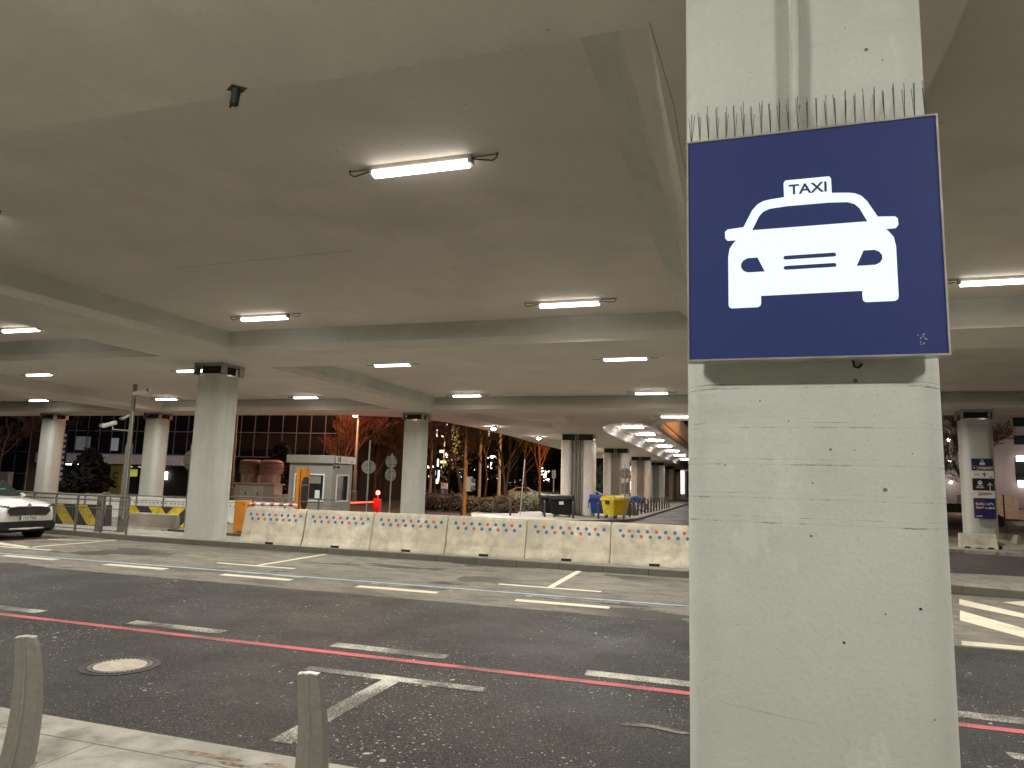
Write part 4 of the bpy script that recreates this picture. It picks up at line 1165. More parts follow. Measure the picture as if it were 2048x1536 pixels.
tl = thing('traffic_light', 'orange post with a white traffic signal seen from the side', 'traffic light', (-13.05, 33, 0))
b = MB(); b.tube([(0, 0, 0), (0, 0, 3.0)], .075, 10); b.build('post', M['orange'], tl, smooth=True)
b = MB(); b.box(.08, .33, -.16, .16, 1.42, 2.14); hd = b.build('signal_head', M['white_coat'], tl, bevel=.03)
for z in (1.58, 1.78, 1.98):
    b = MB(); b.tube([(.33, 0, z), (.50, 0, z - .02)], .09, 10); b.build('visor', M['white_coat' if z == 1.78 else 'sign_grey'], hd)
b = MB(); b.box(.03, .10, -.04, .04, 1.5, 1.56); b.box(.03, .10, -.04, .04, 2.0, 2.06); b.build('bracket', M['black'], tl)

ib = thing('info_board', 'small standing information board with white top and blue lower half', 'sign', (-19.32, 45, 0), R(-15))
b = MB(); b.box(-.27, .27, -.02, .02, 1.38, 1.76); b.build('upper_panel', M['board_white'], ib)
b = MB(); b.box(-.27, .27, -.02, .02, .95, 1.38); b.build('lower_panel', mat('slate_blue', (.10, .11, .22), .5), ib)
for z, w in ((1.66, .2), (1.58, .14)):
    b = MB(); b.box(-.2, -.2 + w, -.023, -.02, z - .02, z + .02); b.build('small_print', M['dark_metal'], ib)
for z in (1.25, 1.17, 1.09):
    b = MB(); b.box(-.2, 0, -.023, -.02, z - .012, z + .012); b.build('small_print', M['board_white'], ib)
for x in (-.24, .24):
    b = MB(); b.box(x - .03, x + .03, .02, .06, 0, 1.74); b.build('leg', M['dark_metal'], ib)

fp = [(-38.5, 'leftmost flagpole, left of the middle pillar'), (-33.95, 'flagpole right behind the middle pillar'), (-29.8, 'flagpole rising behind the traffic light'), (-28.0, 'flagpole between the traffic light and the info trees'), (-25.7, 'flagpole right of the traffic light, farthest right of the row')]
for i, (x, lab) in enumerate(fp):
    t = thing('flagpole', lab.replace('info trees', 'rightmost flagpole'), 'flagpole', (x, 75, 0), 0, 'flagpoles')
    b = MB(); b.tube([(0, 0, 0), (0, 0, 11.5)], [.20, .13], 8); b.build('pole', M['white_coat'], t, smooth=True)
    b = MB(); b.tube([(-.14, -.14, 1.2), (-.1, -.12, 11.3)], .02, 4); b.build('rope', M['black'], t)

# black bollards
bx = [(-6.62 - .012 * k * 0 + (.0 if k < 8 else .02 * (k - 7)), 43.9 + 1.75 * k) for k in range(14)]
pb = None
for i, (x, y) in enumerate(bx):
    lab = ('nearest', 'second', 'third', 'fourth', 'fifth', 'sixth', 'seventh', 'eighth', 'ninth', 'tenth', 'eleventh', 'twelfth', 'thirteenth', 'farthest')[i] + ' dark bollard in the row along the side road kerb'
    if pb is None:
        pb = thing('road_bollard', lab, 'bollard', (x, y, .06), 0, 'dark bollards along the side road')
        b = MB(); b.tube([(0, 0, 0), (0, 0, .98), (0, 0, 1.0)], [.062, .062, .05], 10); b.build('post', M['dark_metal'], pb, smooth=True)
        b = MB(); b.tube([(0, 0, .9), (0, 0, .94)], .066, 10); b.build('ring', M['rail'], pb)
    else: dup(pb, (x, y, .06), label=lab)
for x, y, lab in ((-10.72, 39.4, 'dark bollard in front of the black bin'), (-9.02, 39.2, 'dark bollard in front of the nearest ribbed pillar'), (-7.72, 39.7, 'dark bollard left of the yellow bin'), (-12.5, 38.6, 'dark bollard at the foot of the leaning post'), (-14.6, 36.5, 'dark bollard right of the traffic light'), (-16.9, 36.5, 'dark bollard left of the traffic light')):
    dup(pb, (x, y, .0), label=lab)

# ================================================================== FOREGROUND BOLLARDS
def blade_bollard(label, x, y, rz):
    t = thing('blade_bollard', label, 'bollard', (x, y, .03), rz, 'curved metal bollards on the near pavement')
    b = MB(); vs = []; H_ = .805
    NS = 14
    for i in range(NS + 1):
        u = i / NS; z = H_ * u
        s_ = math.sin(u * PI * .5)
        w = .092 - .030 * u ** 1.3
        d0 = .095 - .05 * u ** 1.5
        off = -.055 * (u - .45) ** 2 * 2.2 + .012
        # chevron section: left flange, ridge, right flange with a groove behind the ridge
        sec_ = [(-w, d0), (-w * .92, -.012), (-.016, -d0 * .55), (-.006, -d0 * .62 - .008), (.006, -d0 * .62 - .008), (.016, -d0 * .55), (w * .92, -.012), (w, d0), (0, d0 * .72)]
        if i == NS: sec_ = [(p[0] * .93, p[1] * .93) for p in sec_]
        zz = z if i < NS else z + .004
        vs += [(p[0] + off, p[1] + off * .5, zz - (.010 if i == NS and abs(p[0]) > w * .8 else 0)) for p in sec_]
    k = 9
    fs = [(i*k+j, i*k+(j+1) % k, (i+1)*k+(j+1) % k, (i+1)*k+j) for i in range(NS) for j in range(k)]
    fs += [tuple(range(k)), tuple(range(NS*k, NS*k+k))[::-1]]
    b.add(vs, fs); b.build('blade', M['bollard'], t, bevel=.003)
    top = vs[NS*k:NS*k+k]
    b = MB(); b.add([(v[0], v[1], v[2] + .001) for v in top] + [(v[0], v[1], v[2] + .006) for v in top], [(j, (j+1) % k, k+(j+1) % k, k+j) for j in range(k)] + [tuple(range(k, 2*k))]); b.build('worn_top_edge', M['bollard_cap'], t)
    b = MB(); b.box(-.095, .095, -.08, .10, -.002, .010); b.build('base_plate', M['bollard'], t, bevel=.004)
    return t
blade_bollard('curved grey metal bollard at the lower left corner of the photo', -4.37, 3.58, R(34))
blade_bollard('curved grey metal bollard in front of the T marking, second from the left', -2.262, 3.56, R(16))

# ================================================================== BINS
def euro_bin(label, x, y, z, rz, m, sticker=False):
    t = thing('waste_container', label, 'bin', (x, y, z), rz, 'large wheeled waste containers')
    b = MB()
    lo_ = [(-.54, -.38), (.54, -.38), (.54, .38), (-.54, .38)]; hi = [(-.64, -.50), (.64, -.50), (.64, .50), (-.64, .50)]
    b.add([(p[0], p[1], .20) for p in lo_] + [(p[0], p[1], 1.02) for p in hi], [(0,3,2,1), (4,5,6,7)] + [(i, (i+1) % 4, 4 + (i+1) % 4, 4 + i) for i in range(4)])
    b.build('tub', M[m], t, bevel=.04)
    b = MB(); b.box(-.68, .68, -.54, .54, 1.0, 1.06); b.build('rim', M[m], t, bevel=.015)
    b = MB(); pr = []
    for i in range(9):
        a = PI * i / 8; pr.append((-.55 * math.cos(a), 1.06 + .24 * math.sin(a) ** .8))
    b.prism(pr + [], -.66, .66, 'x'); b.build('lid', M[m], t, bevel=.02)
    for s_ in (-1, 1):
        b = MB(); b.prism([(-.10, .80), (.10, .80), (.16, 1.02), (-.16, 1.02)], s_*.63, s_*.70, 'x'); b.build('lifting_lug', M['dark_metal'], t)
        b = MB(); b.tube([(s_*.64, -.35, 1.02), (s_*.72, -.40, .9), (s_*.72, -.2, .55), (s_*.64, -.1, .5)], .022, 6); b.build('side_arm', M[m], t)
        for q in (-.32, .32):
            b = MB(); b.lathe([(.09, s_*.42 - .025), (.10, s_*.42), (.09, s_*.42 + .025)], (q, .10), 12, 0, 'x'); w = b.build('wheel', M['black'], t, smooth=True)
            b = MB(); b.box(s_*.42 - .03, s_*.42 + .03, q - .03, q + .03, .10, .22); b.build('fork', M['steel'], w)
    if sticker:
        b = MB(); b.add([(-.10, -.478, .76), (.16, -.478, .76), (.16, -.498, .94), (-.10, -.498, .94)], [(0,1,2,3)])
        for i, v in enumerate(b.v): b.v[i] = (v[0], v[1] + .012 - .022, v[2])
        b.build('label_sheet', M['board_white'], t, fix=False)
    return t
euro_bin('black waste container with a white label, right one of the black pair', -9.95, 40.3, .0, R(6), 'bin_black', True)
euro_bin('black waste container behind and left of the labelled one', -10.95, 41.6, .0, R(25), 'bin_black')
euro_bin('blue waste container half hidden by the nearest ribbed pillar', -8.15, 42.6, .06, R(10), 'bin_blue')
euro_bin('bright yellow waste container beside the blue one', -7.0, 40.9, .06, R(58), 'bin_yellow')

# covered motorcycle and bicycles on the side pavement
cm = thing('covered_motorcycle', 'motorcycle under a dark tarpaulin behind the dark bollards', 'motorcycle', (-7.55, 46.5, .06), R(20))
b = MB(); rg = random.Random(4); nx, ny = 14, 8; vs = []
for i in range(nx + 1):
    u = i / nx; hx = -.95 + 1.9 * u
    hh = .72 + .42 * math.exp(-((u - .62) / .16) ** 2) - .25 * (abs(u - .5) * 2) ** 3
    for j in range(ny + 1):
        w = -1 + 2 * j / ny
        z = hh * (1 - abs(w) ** 1.7)
        vs.append((hx + rg.uniform(-.02, .02), w * (.42 + .06 * math.sin(i * 1.9)) + rg.uniform(-.02, .02), max(0, z)))
b.add(vs, [(i*(ny+1)+j, i*(ny+1)+j+1, (i+1)*(ny+1)+j+1, (i+1)*(ny+1)+j) for i in range(nx) for j in range(ny)]); b.build('cover', M['tarp_dark'], cm, smooth=True)
b = MB(); b.lathe([(.27, -.06), (.30, 0), (.27, .06)], (-.62, .30), 18, 0, 'y'); b.build('wheel', M['black'], cm)
def bicycle(label, x, y, rz, m, rx=0):
    t = thing('bicycle', label, 'bicycle', (x, y, .06), rz, 'parked bicycles'); t.rotation_euler = (rx, 0, rz)
    for wx in (-.52, .52):
        b = MB(); b.tube([(wx + .34 * math.cos(a), 0, .35 + .34 * math.sin(a)) for a in [2*PI*i/20 for i in range(21)]], .022, 6); w = b.build('wheel', M['black'], t)
        b = MB()
        for q in range(6):
            a = PI * q / 6; b.tube([(wx + .33 * math.cos(a), 0, .35 + .33 * math.sin(a)), (wx - .33 * math.cos(a), 0, .35 - .33 * math.sin(a))], .004, 3)
        b.build('spokes', M['steel'], w)
    b = MB()
    for p in ([(-.52, 0, .35), (-.08, 0, .33), (.36, 0, .80), (-.2, 0, .78), (-.52, 0, .35)], [(-.08, 0, .33), (-.22, 0, .88)], [(.36, 0, .80), (.52, 0, .35)], [(.36, 0, .80), (.33, 0, .98)]): b.tube(p, .022, 6)
    b.build('frame', M[m], t)
    b = MB(); b.tube([(.28, -.27, 1.0), (.36, -.1, 1.0), (.36, .1, 1.0), (.28, .27, 1.0)], .018, 6); b.build('handlebar', M['dark_metal'], t)
    b = MB(); b.tube([(-.36, 0, .92), (-.22, 0, .93), (-.08, 0, .91)], [.07, .06, .02], 8); b.build('saddle', M['black'], t)
bicycle('bicycle with a blue frame leaning behind the dark bollards', -7.6, 53.5, R(35), 'bin_blue', R(14))
bicycle('bicycle with a yellow frame leaning behind the dark bollards', -7.9, 55.5, R(25), 'bin_yellow', R(-10))
bicycle('bicycle with a dark frame at the end of the parked group', -7.5, 58.5, R(40), 'dark_metal', R(8))
bg = thing('cargo_bag', 'blue and yellow bag lying on the parked bicycles', 'bag', (-7.75, 54.6, .06), R(30))
b = MB(); b.tube([(-.55, 0, .72), (-.3, .05, .85), (.1, 0, .92), (.45, -.05, .8), (.6, 0, .7)], [.1, .24, .27, .22, .08], 9); b.build('bag', M['bin_blue'], bg, smooth=True)
b = MB(); b.tube([(-.6, .2, .95), (.0, .25, 1.05), (.5, .2, .98)], [.06, .16, .05], 8); b.build('flap', M['bin_yellow'], bg, smooth=True)

# ================================================================== RIGHT SIDE
nb = thing('notice_board', 'tall notice board with stacked panels on the right hand pillar', 'sign', (7.72, 29.33, 1.14))
BWD = .66
rows = [('plum', 0, .70), ('board_white', .705, .965), ('navy_black', .97, 1.39), ('board_white', 1.395, 1.66), ('olive', 1.665, 1.835), ('navy', 1.845, 2.09)]
for m, z0, z1 in rows:
    b = MB(); b.box(0, BWD, -.03, .03, z0, z1); b.build('panel', M[m], nb)
def grad():
    m, nt, bs = new_mat('advert_print')
    sp = N(nt, 'ShaderNodeSeparateXYZ'); L(nt, N(nt, 'ShaderNodeTexCoord').outputs['Object'], sp.inputs[0])
    k = math_(nt, 'ADD', math_(nt, 'MULTIPLY', sp.outputs['X'], 1.1), math_(nt, 'MULTIPLY', math_(nt, 'SUBTRACT', .7, sp.outputs['Z']), .5))
    L(nt, ramp(nt, k, [(.05, (.10, .02, .055)), (.6, (.016, .012, .11))]), bs.inputs['Base Color']); bs.inputs['Roughness'].default_value = .35
    return m
nb.children[0].data.materials[0] = grad()
fr = -.0305
text('Buďte vidět.', .118, M['board_white'], nb, (.05, fr, .50), align='LEFT', bold=.002, sx=.93)
text('Nově s námi.', .118, M['board_white'], nb, (.05, fr, .37), align='LEFT', bold=.002, sx=.93)
b = MB(); b.box(.05, .24, fr - .002, -.03, .06, .085); b.build('small_print', M['board_white'], nb)
text('SunPrice', .105, M['navy_black'], nb, (.27, fr, .865), align='LEFT', bold=.002, sx=.8)
b = MB(); b.box(.27, .48, fr - .002, -.03, .800, .812); b.build('small_print', M['red_ink'], nb)
for o_ in (0, .06):
    b = MB(); b.tube([(.13 + o_, fr, .93), (.20 + o_, fr, .89), (.15 + o_, fr, .86), (.22 + o_, fr, .83), (.14 + o_, fr, .80)], .011, 5); b.build('emblem', M['red_ink'], nb)
def arrow(x, z0, z1, w, m, hw=.085):
    b = MB(); b.prism([(x - w/2, z0), (x + w/2, z0), (x + w/2, z1 - w), (x - w/2, z1 - w)], fr - .0015, -.03, 'y'); b.prism([(x - hw, z1 - hw - w*.4), (x - hw + w*.7, z1 - hw - w*.9), (x, z1 - w*1.1), (x + hw - w*.7, z1 - hw - w*.9), (x + hw, z1 - hw - w*.4), (x, z1)], fr - .0025, -.03, 'y')
    b.build('arrow', M[m], nb)
arrow(.52, .975, 1.25, .026, 'board_white', .09)
b = MB(); b.prism(dot_poly(.22, 1.24, .072, 20), fr - .002, -.03, 'y'); b.build('round_emblem', M['board_white'], nb)
text('ČSA', .05, M['navy_black'], nb, (.22, fr - .002, 1.25), bold=.001)
text('URBAN', .055, M['board_white'], nb, (.22, fr, 1.125), bold=.002)
text('BUILDING', .055, M['board_white'], nb, (.22, fr, 1.07), bold=.002)
text('à 300m', .07, M['navy_black'], nb, (.05, fr, 1.52), align='LEFT', sx=.85)
arrow(.37, 1.45, 1.60, .03, 'navy_black', .06)
b = MB(); b.box(.515, .62, fr - .002, -.03, 1.43, 1.455); b.build('small_print', M['navy_black'], nb)
b = MB(); b.prism([(0, 1.666), (.13, 1.666), (.17, 1.75), (.13, 1.834), (0, 1.834)], fr - .001, -.03, 'y'); b.build('blue_tab', M['navy'], nb)
b = MB(); b.tube([(.135, fr, 1.675), (.175, fr, 1.75), (.135, fr, 1.825)], .007, 4); b.build('chevron', M['board_white'], nb)
text('P', .10, M['board_white'], nb, (.07, fr - .001, 1.75), bold=.002)
text('COMFORT', .105, M['board_white'], nb, (.42, fr, 1.75), bold=.004, sx=.88)
b = MB(); b.prism([(.24, 1.87), (.41, 1.87), (.41, 1.93), (.385, 1.95), (.37, 1.985), (.28, 1.985), (.265, 1.95), (.24, 1.93)], fr - .002, -.03, 'y', 0, [[(.29, 1.95), (.36, 1.95), (.35, 1.972), (.30, 1.972)]]); b.build('car_pictogram', M['board_white'], nb)
text('TAXI', .045, M['board_white'], nb, (.325, fr, 2.03), bold=.002)

tp = thing('tarpaulin', 'grey tarpaulin draped from the foot of the right pillar to the ground', 'tarpaulin', (8.3, 29.6, .1))
b = MB(); vs = []; rg = random.Random(12)
for i in range(9):
    u = i / 8
    for j in range(7):
        v = j / 6
        x = .1 + 1.6 * u; z = (.62 - .30 * u) * (1 - v) ** 1.2 * (1 - .55 * u)
        vs.append((x + .3 * v * u + rg.uniform(-.03, .03), .3 - 1.0 * v + rg.uniform(-.04, .04), max(.01, z + rg.uniform(-.03, .03))))
b.add(vs, [(i*7+j, i*7+j+1, (i+1)*7+j+1, (i+1)*7+j) for i in range(8) for j in range(6)]); b.build('sheet', M['tarp'], tp, smooth=True)

tbk = thing('terminal_block', 'pale building on the far right with small dark windows and a lit window band', 'building', (14.5, 70, 0), R(-6))
fac = mat('clad_facade', (.30, .25, .24), .8, var=.05, scale=.5)
b = MB(); b.box(0, 40, 0, 20, 0, 16); b.build('wall', fac, tbk)
b = MB()
for q in range(26): b.box(0, 40, -.012, 0, 4.6 + q * .42, 4.62 + q * .42)
b.build('cladding_joint', M['mullion'], tbk)
for ix in range(9):
    for iz, (z0, z1) in enumerate(((6.25, 7.0), (7.75, 8.5), (9.25, 10.0))):
        x = 2.6 + ix * 4.35
        b = MB(); b.box(x, x + .95, -.02, .05, z0, z1); b.build('window', M['pane'], tbk)
b = MB(); b.box(6.9, 16, -.03, .05, 3.0, 5.2); w = b.build('window', M['curtain'], tbk)
for z0, z1 in ((4.85, 5.3), (2.75, 3.3)):
    b = MB(); b.box(7.0, 16, -.5, -.1, z0, z1); b.build('light_band', emit('lit_band', (1, .96, .9), 2.6), tbk)
text('LETIŠTĚ', .3, M['sign_grey'], tbk, (8.6, -.51, 3.02))
b = MB(); b.box(3.1, 3.4, -.35, -.05, 0, 8); b.build('downpipe', M['facade'], tbk)
for z in (3.0, 4.8, 6.6):
    b = MB(); b.lathe([(.0, z - .12), (.13, z), (.0, z + .12)], (2.2, -.5), 10); b.build('wall_lamp', emit('lit_wall_lamp', (1, .95, .88), 30), tbk)
ld = bpy.data.lights.new('wall_light', 'AREA'); ld.shape = 'RECTANGLE'; ld.size = 26; ld.size_y = .5; ld.energy = 260; ld.color = (1, .86, .78)
lo = bpy.data.objects.new('wall_light', ld); COL.objects.link(lo); lo.location = (26, 66.2, 3.0); lo.rotation_euler = (R(118), 0, R(0))

def simple_vehicle(name, label, cat, loc, rz, stations, m, glassq, wheels, wr=.33, scale=1, group=None):
    t = thing(name, label, cat, loc, rz, group)
    car_body(stations, M[m], t, 'body')
    for q in glassq:
        b = MB(); b.add(q, [tuple(range(len(q)))]); b.build('window', M['car_glass'], t)
    for x in wheels:
        for s_ in (-1, 1):
            b = MB(); b.lathe([(wr - .01, s_*.80 - .1), (wr, s_*.80), (wr - .01, s_*.80 + .1)], (x, wr), 18, 0, 'y'); w = b.build('wheel', M['black'], t)
            b = MB(); b.lathe([(wr * .6, s_*.91), (wr * .2, s_*.92)], (x, wr), 14, 0, 'y'); b.build('rim', M['steel'], w)
    return t
def vp_(w, wt, zb, zm, zt): return [(0, zb), (w, zb), (w, zm), (wt, zt - .08), (wt * .9, zt), (0, zt + .03)]
van_st = [(2.45, vp_(.80, .70, .35, .80, .95)), (2.25, vp_(.92, .80, .28, .9, 1.15)), (1.75, vp_(.95, .84, .28, 1.0, 1.35)), (1.0, vp_(.96, .80, .28, 1.05, 2.0)), (-2.3, vp_(.96, .82, .28, 1.05, 2.05)), (-2.45, vp_(.92, .80, .35, 1.05, 1.95))]
vg = [[(1.62, s_*.935, 1.12), (.35, s_*.98, 1.12), (.35, s_*.90, 1.75), (1.05, s_*.90, 1.75)] for s_ in (-1, 1)] + [[(.25, s_*.98, 1.12), (-2.1, s_*.98, 1.12), (-2.1, s_*.90, 1.75), (.25, s_*.90, 1.75)] for s_ in (-1, 1)] + [[(1.75, -.70, 1.40), (1.75, .70, 1.40), (1.06, .68, 1.95), (1.06, -.68, 1.95)]]
simple_vehicle('delivery_van', 'white van with dark windows at the right edge of the photo', 'van', (17.5, 49.5, 0), R(168), van_st, 'car_white', vg, (1.55, -1.5))
cs = [(2.2, vp_(.75, .66, .32, .6, .78)), (1.9, vp_(.88, .74, .25, .7, .92)), (.9, vp_(.90, .76, .25, .8, 1.02)), (.1, vp_(.90, .66, .25, .85, 1.44)), (-1.2, vp_(.90, .66, .25, .85, 1.46)), (-2.0, vp_(.88, .70, .28, .85, 1.05)), (-2.2, vp_(.8, .66, .35, .8, .95))]
cgl = [[(.55, s_*.885, .98), (-1.5, s_*.885, .98), (-1.15, s_*.73, 1.36), (.05, s_*.73, 1.36)] for s_ in (-1, 1)]
for i, (x, y, rz, m, lab) in enumerate(((11.6, 47.5, 8, 'navy_black', 'dark parked car left of the pillar with the notice board'), (12.2, 55, 5, 'dark_metal', 'dark car farther back behind the pillar with the notice board'),
        (-24.5, 82, 10, 'car_white', 'distant white car parked behind the flagpoles'), (-18.5, 80, 4, 'navy_black', 'distant dark car parked right of the flagpoles'), (-15.0, 74, 0, 'navy_black', 'distant dark car left of the nearest ribbed pillar'), (-5.2, 104, 80, 'car_white', 'distant pale car on the side road'))):
    simple_vehicle('parked_car', lab, 'car', (x, y, 0), R(rz), cs, m, cgl, (1.35, -1.3))
tr = thing('box_trailer', 'pale box trailer standing right of the pillar with the notice board', 'trailer', (13.35, 48.2, 0), R(4))
b = MB(); b.box(-1.3, 1.3, -.75, .75, .68, 1.95); b.build('box', mat('trailer_panel', (.70, .64, .60), .6), tr, bevel=.02)
b = MB(); b.box(-1.32, 1.32, -.77, .77, .60, .68); b.box(1.3, 2.2, -.04, .04, .55, .62); b.build('chassis', M['dark_metal'], tr)
for s_ in (-1, 1):
    b = MB(); b.lathe([(.29, s_*.85 - .09), (.30, s_*.85), (.29, s_*.85 + .09)], (-.1, .30), 18, 0, 'y'); b.build('wheel', M['black'], tr)
st_ = thing('stake_post', 'thin stake post standing in the orange lit verge on the right', 'post', (10.3, 35.0, 0))
b = MB(); b.tube([(0, 0, 0), (0, 0, 2.0)], .03, 6); b.build('post', M['dark_metal'], st_)
street_lamp('street lamp right of the view lighting the verge orange', 18.5, 38.5, 7.0, power=1300, col=(1, .64, .42))
street_lamp('tall sodium street lamp standing among the bare trees', -31.2, 50.5, 9.5, power=1500, col=(1, .42, .16))

# ================================================================== GLASS OFFICE ON THE LEFT
go = thing('glass_office', 'dark glass office front with a canopy and small downlights behind the left pillars', 'building', (-66.5, 47.0, 0), R(3.2))
NXP, PW = 27, 1.30
b = MB(); b.box(0, 6.0, .1, 12, 0, 14); b.box(6.0, NXP * PW + 1, 1.1, 14, 3.3, 14); b.box(6.0, NXP * PW + 1, 4.6, 14, 0, 3.3); b.build('wall', M['facade_dark'], go)
zr = [3.42, 5.42, 7.1, 9.1]
pane_me = {}
for ix in range(NXP - 4):
    for iz in range(3):
        x = 6.0 + ix * PW
        lit = (iz == 0 and ix in (3, 4, 5))
        b = MB(); b.box(x + .03, x + PW - .03, 1.02, 1.08, zr[iz] + .04, zr[iz+1] - .04)
        key = None
        b.build('pane', M['curtain'], go)
zl = [.0, 1.5, 3.42, 5.42, 7.1, 9.1]
for ix in range(4):
    for iz in range(5):
        b = MB(); b.box(.05 + ix * 1.5, 1.45 + ix * 1.5, .02, .08, zl[iz] + .04, zl[iz+1] - .04); b.build('pane', M['curtain'], go)
b = MB()
for ix in range(NXP - 3): b.box(6.0 + ix * PW - .03, 6.0 + ix * PW + .03, .99, 1.09, zr[0], 9.2)
for z in zr: b.box(6.0, 6.0 + (NXP - 4) * PW, .985, 1.085, z - .04, z + .04)
for ix in range(5): b.box(ix * 1.5 - .03, ix * 1.5 + .03, -.01, .09, 0, 9.2)
for z in zl[1:]: b.box(0, 6.0, -.015, .085, z - .03, z + .03)
b.build('mullions', M['mullion'], go)
b = MB(); b.box(6.2, 23.0, .55, 1.0, 2.55, 3.36); b.build('canopy_front', mat('canopy_panel', (.75, .72, .70), .6), go)
b = MB(); b.box(6.2, 23.0, .6, 4.6, 2.45, 2.55); b.build('canopy_soffit', M['facade_dark'], go)
for x in (9.6, 10.85, 12.1, 13.35, 19.3):
    b = MB(); b.lathe([(.22, 2.38), (.22, 2.45)], (x, .9), 14); b.build('downlight', emit('lit_downlight', (1, .9, .75), 14), go)
b = MB(); b.box(8.0, 16.5, 4.45, 4.55, .1, 2.4); b.build('entrance_glass', M['curtain'], go)
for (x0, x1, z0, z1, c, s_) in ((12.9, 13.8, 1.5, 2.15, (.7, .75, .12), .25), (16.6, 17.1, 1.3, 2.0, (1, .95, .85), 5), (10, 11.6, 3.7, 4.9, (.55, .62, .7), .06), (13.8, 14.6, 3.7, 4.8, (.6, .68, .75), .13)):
    y = 4.4 if z1 < 3 else 1.0  # upper ones are glowing stand-ins for ceiling light reflected in the glass
    b = MB(); b.box(x0, x1, y, y + .012, z0, z1); b.build('lit_and_reflection_panel', emit('lit_and_reflection_panel', c, s_), go)
for x in (7.6, 8.6, 9.6):
    b = MB(); b.box(x - .04, x + .04, 4.3, 4.4, 0, 2.45); b.build('door_frame', M['steel'], go)
b = MB(); b.box(14.95, 15.95, .1, .5, 0, 2.4); cpn = b.build('entrance_pier', mat('yellow_pier', (.26, .21, .035), .6), go)
text('C', .75, M['black'], cpn, (15.45, .097, 1.55), bold=.03)
ld = bpy.data.lights.new('canopy_light', 'AREA'); ld.shape = 'RECTANGLE'; ld.size = 5; ld.size_y = .3; ld.energy = 90; ld.color = (1, .85, .65)
lo = bpy.data.objects.new('canopy_light', ld); COL.objects.link(lo); lo.parent = go; lo.location = (11.5, 1.2, 2.35)
b = MB(); b.box(3.6, 5.2, -1.0, -.5, 0, 1.6); b.build('entrance_box', M['facade'], go)
hz = thing('vertical_banner', 'narrow vertical banner with pale lettering beside the leftmost pillar', 'banner', (-53.1, 44.5, 0))
b = MB(); b.box(-.35, .35, 0, .06, .6, 5.4); b.build('cloth', M['navy'], hz)
for q in range(9):
    b = MB(); b.box(-.18, .20, -.01, 0, 1.0 + q * .45, 1.25 + q * .45); b.build('mark', M['board_white'], hz)

# lit building seen through the trees
lb = thing('lit_office_block', 'distant office block with bright windows seen through the trees', 'building', (-95, 150, 0), R(-2))
b = MB(); b.box(0, 95, 0, 20, 0, 26); b.build('wall', M['facade_dark'], lb)
rg = random.Random(21)
warm = [emit('lit_window_cool', (.85, .93, 1.0), 3.5), emit('lit_window_white', (1, .96, .88), 4.5), emit('lit_window_warm', (1, .68, .30), 2.5)]
for q in range(92):
    x = rg.uniform(26, 58) if q % 8 else rg.uniform(58, 92); z = rg.choice([rg.uniform(1.0, 6), rg.uniform(1, 12.5)])
    w_, h_ = rg.choice([(.3, 1.6), (.45, 1.0), (1.1, .6), (1.8, .5), (.25, 2.4), (.5, .4)])
    b = MB(); b.box(x, x + w_, -.1, 0, z, z + h_); b.build('window', rg.choice(warm[:2] * 3 + warm[2:]), lb)
sb = thing('lit_advert_column', 'glowing pale blue advertising column beyond the ribbed pillars', 'sign', (-11.6, 112, 0))
b = MB(); b.box(-.9, .9, 0, .4, 6.0, 10.5); b.build('light_face', emit('lit_advert', (.6, .72, 1), 3.0), sb)
b = MB(); b.box(-.2, .2, .1, .3, 0, 6.0); b.build('post', M['steel'], sb)
tb2 = thing('terminal_glass_hall', 'bright terminal front beyond the ribbed pillars', 'building', (-22, 135, 0))
b = MB(); b.box(0, 12, 0, 10, 0, 12); b.build('wall', M['facade'], tb2)
for q in range(8):
    b = MB(); b.box(.3 + q * 1.45, 1.45 + q * 1.45, -.1, 0, .8, 6.5); b.build('window', emit('lit_hall', (.95, .97, 1), 1.6), tb2)

# ================================================================== TREES AND HEDGES
def bare_tree(label, x, y, h, seed, m='bark', spread=.5, first=.25, depth=5, group='bare trees'):
    t = thing('bare_tree', label, 'tree', (x, y, 0), 0, group)
    rg = random.Random(seed)
    tr_, br = MB(), MB()
    def grow(p, d, ln, r, lv):
        pts, rs = [p], [r]
        q, dd = p.copy(), d.copy()
        n = 4 if lv < 2 else 3
        for i in range(n):
            dd = (dd + Vector((rg.uniform(-1, 1), rg.uniform(-1, 1), rg.uniform(-.3, .7))) * .13).normalized()
            q = q + dd * ln / n
            pts.append(q.copy()); rs.append(max(.012, r * (1 - .55 * (i + 1) / n)))
        (tr_ if lv == 0 else br).tube(pts, rs, 7 if lv == 0 else (5 if lv == 1 else 3), cap=False)
        if lv >= depth: return
        kids = rg.randint(6, 9) if lv == 0 else rg.randint(4, 5)
        for kx in range(kids):
            f = (first + (1 - first) * (kx + rg.random() * .6) / kids) if lv == 0 else (.25 + .75 * (kx + rg.random()) / kids)
            f = min(f, .99); i = min(int(f * n), n - 1); u = f * n - i
            s0 = pts[i].lerp(pts[i+1], u); r0 = rs[i] * (1 - u) + rs[i+1] * u
            az = rg.uniform(0, 2 * PI)
            ax = dd.orthogonal().normalized(); ax.rotate(Matrix.Rotation(az, 3, dd))
            nd = (dd * (1 - spread * rg.uniform(.6, 1.2)) + ax * spread * rg.uniform(.8, 1.3) + Vector((0, 0, .18))).normalized()
            grow(s0, nd, ln * rg.uniform(.5, .72), max(.012, r0 * .62), lv + 1)
    grow(Vector((0, 0, 0)), Vector((rg.uniform(-.06, .06), rg.uniform(-.06, .06), 1)).normalized(), h * .62, h * .0105, 0)
    tr_.build('trunk', M[m], t, smooth=True, fix=False); br.build('crown', M[m], t, fix=False)
    return t
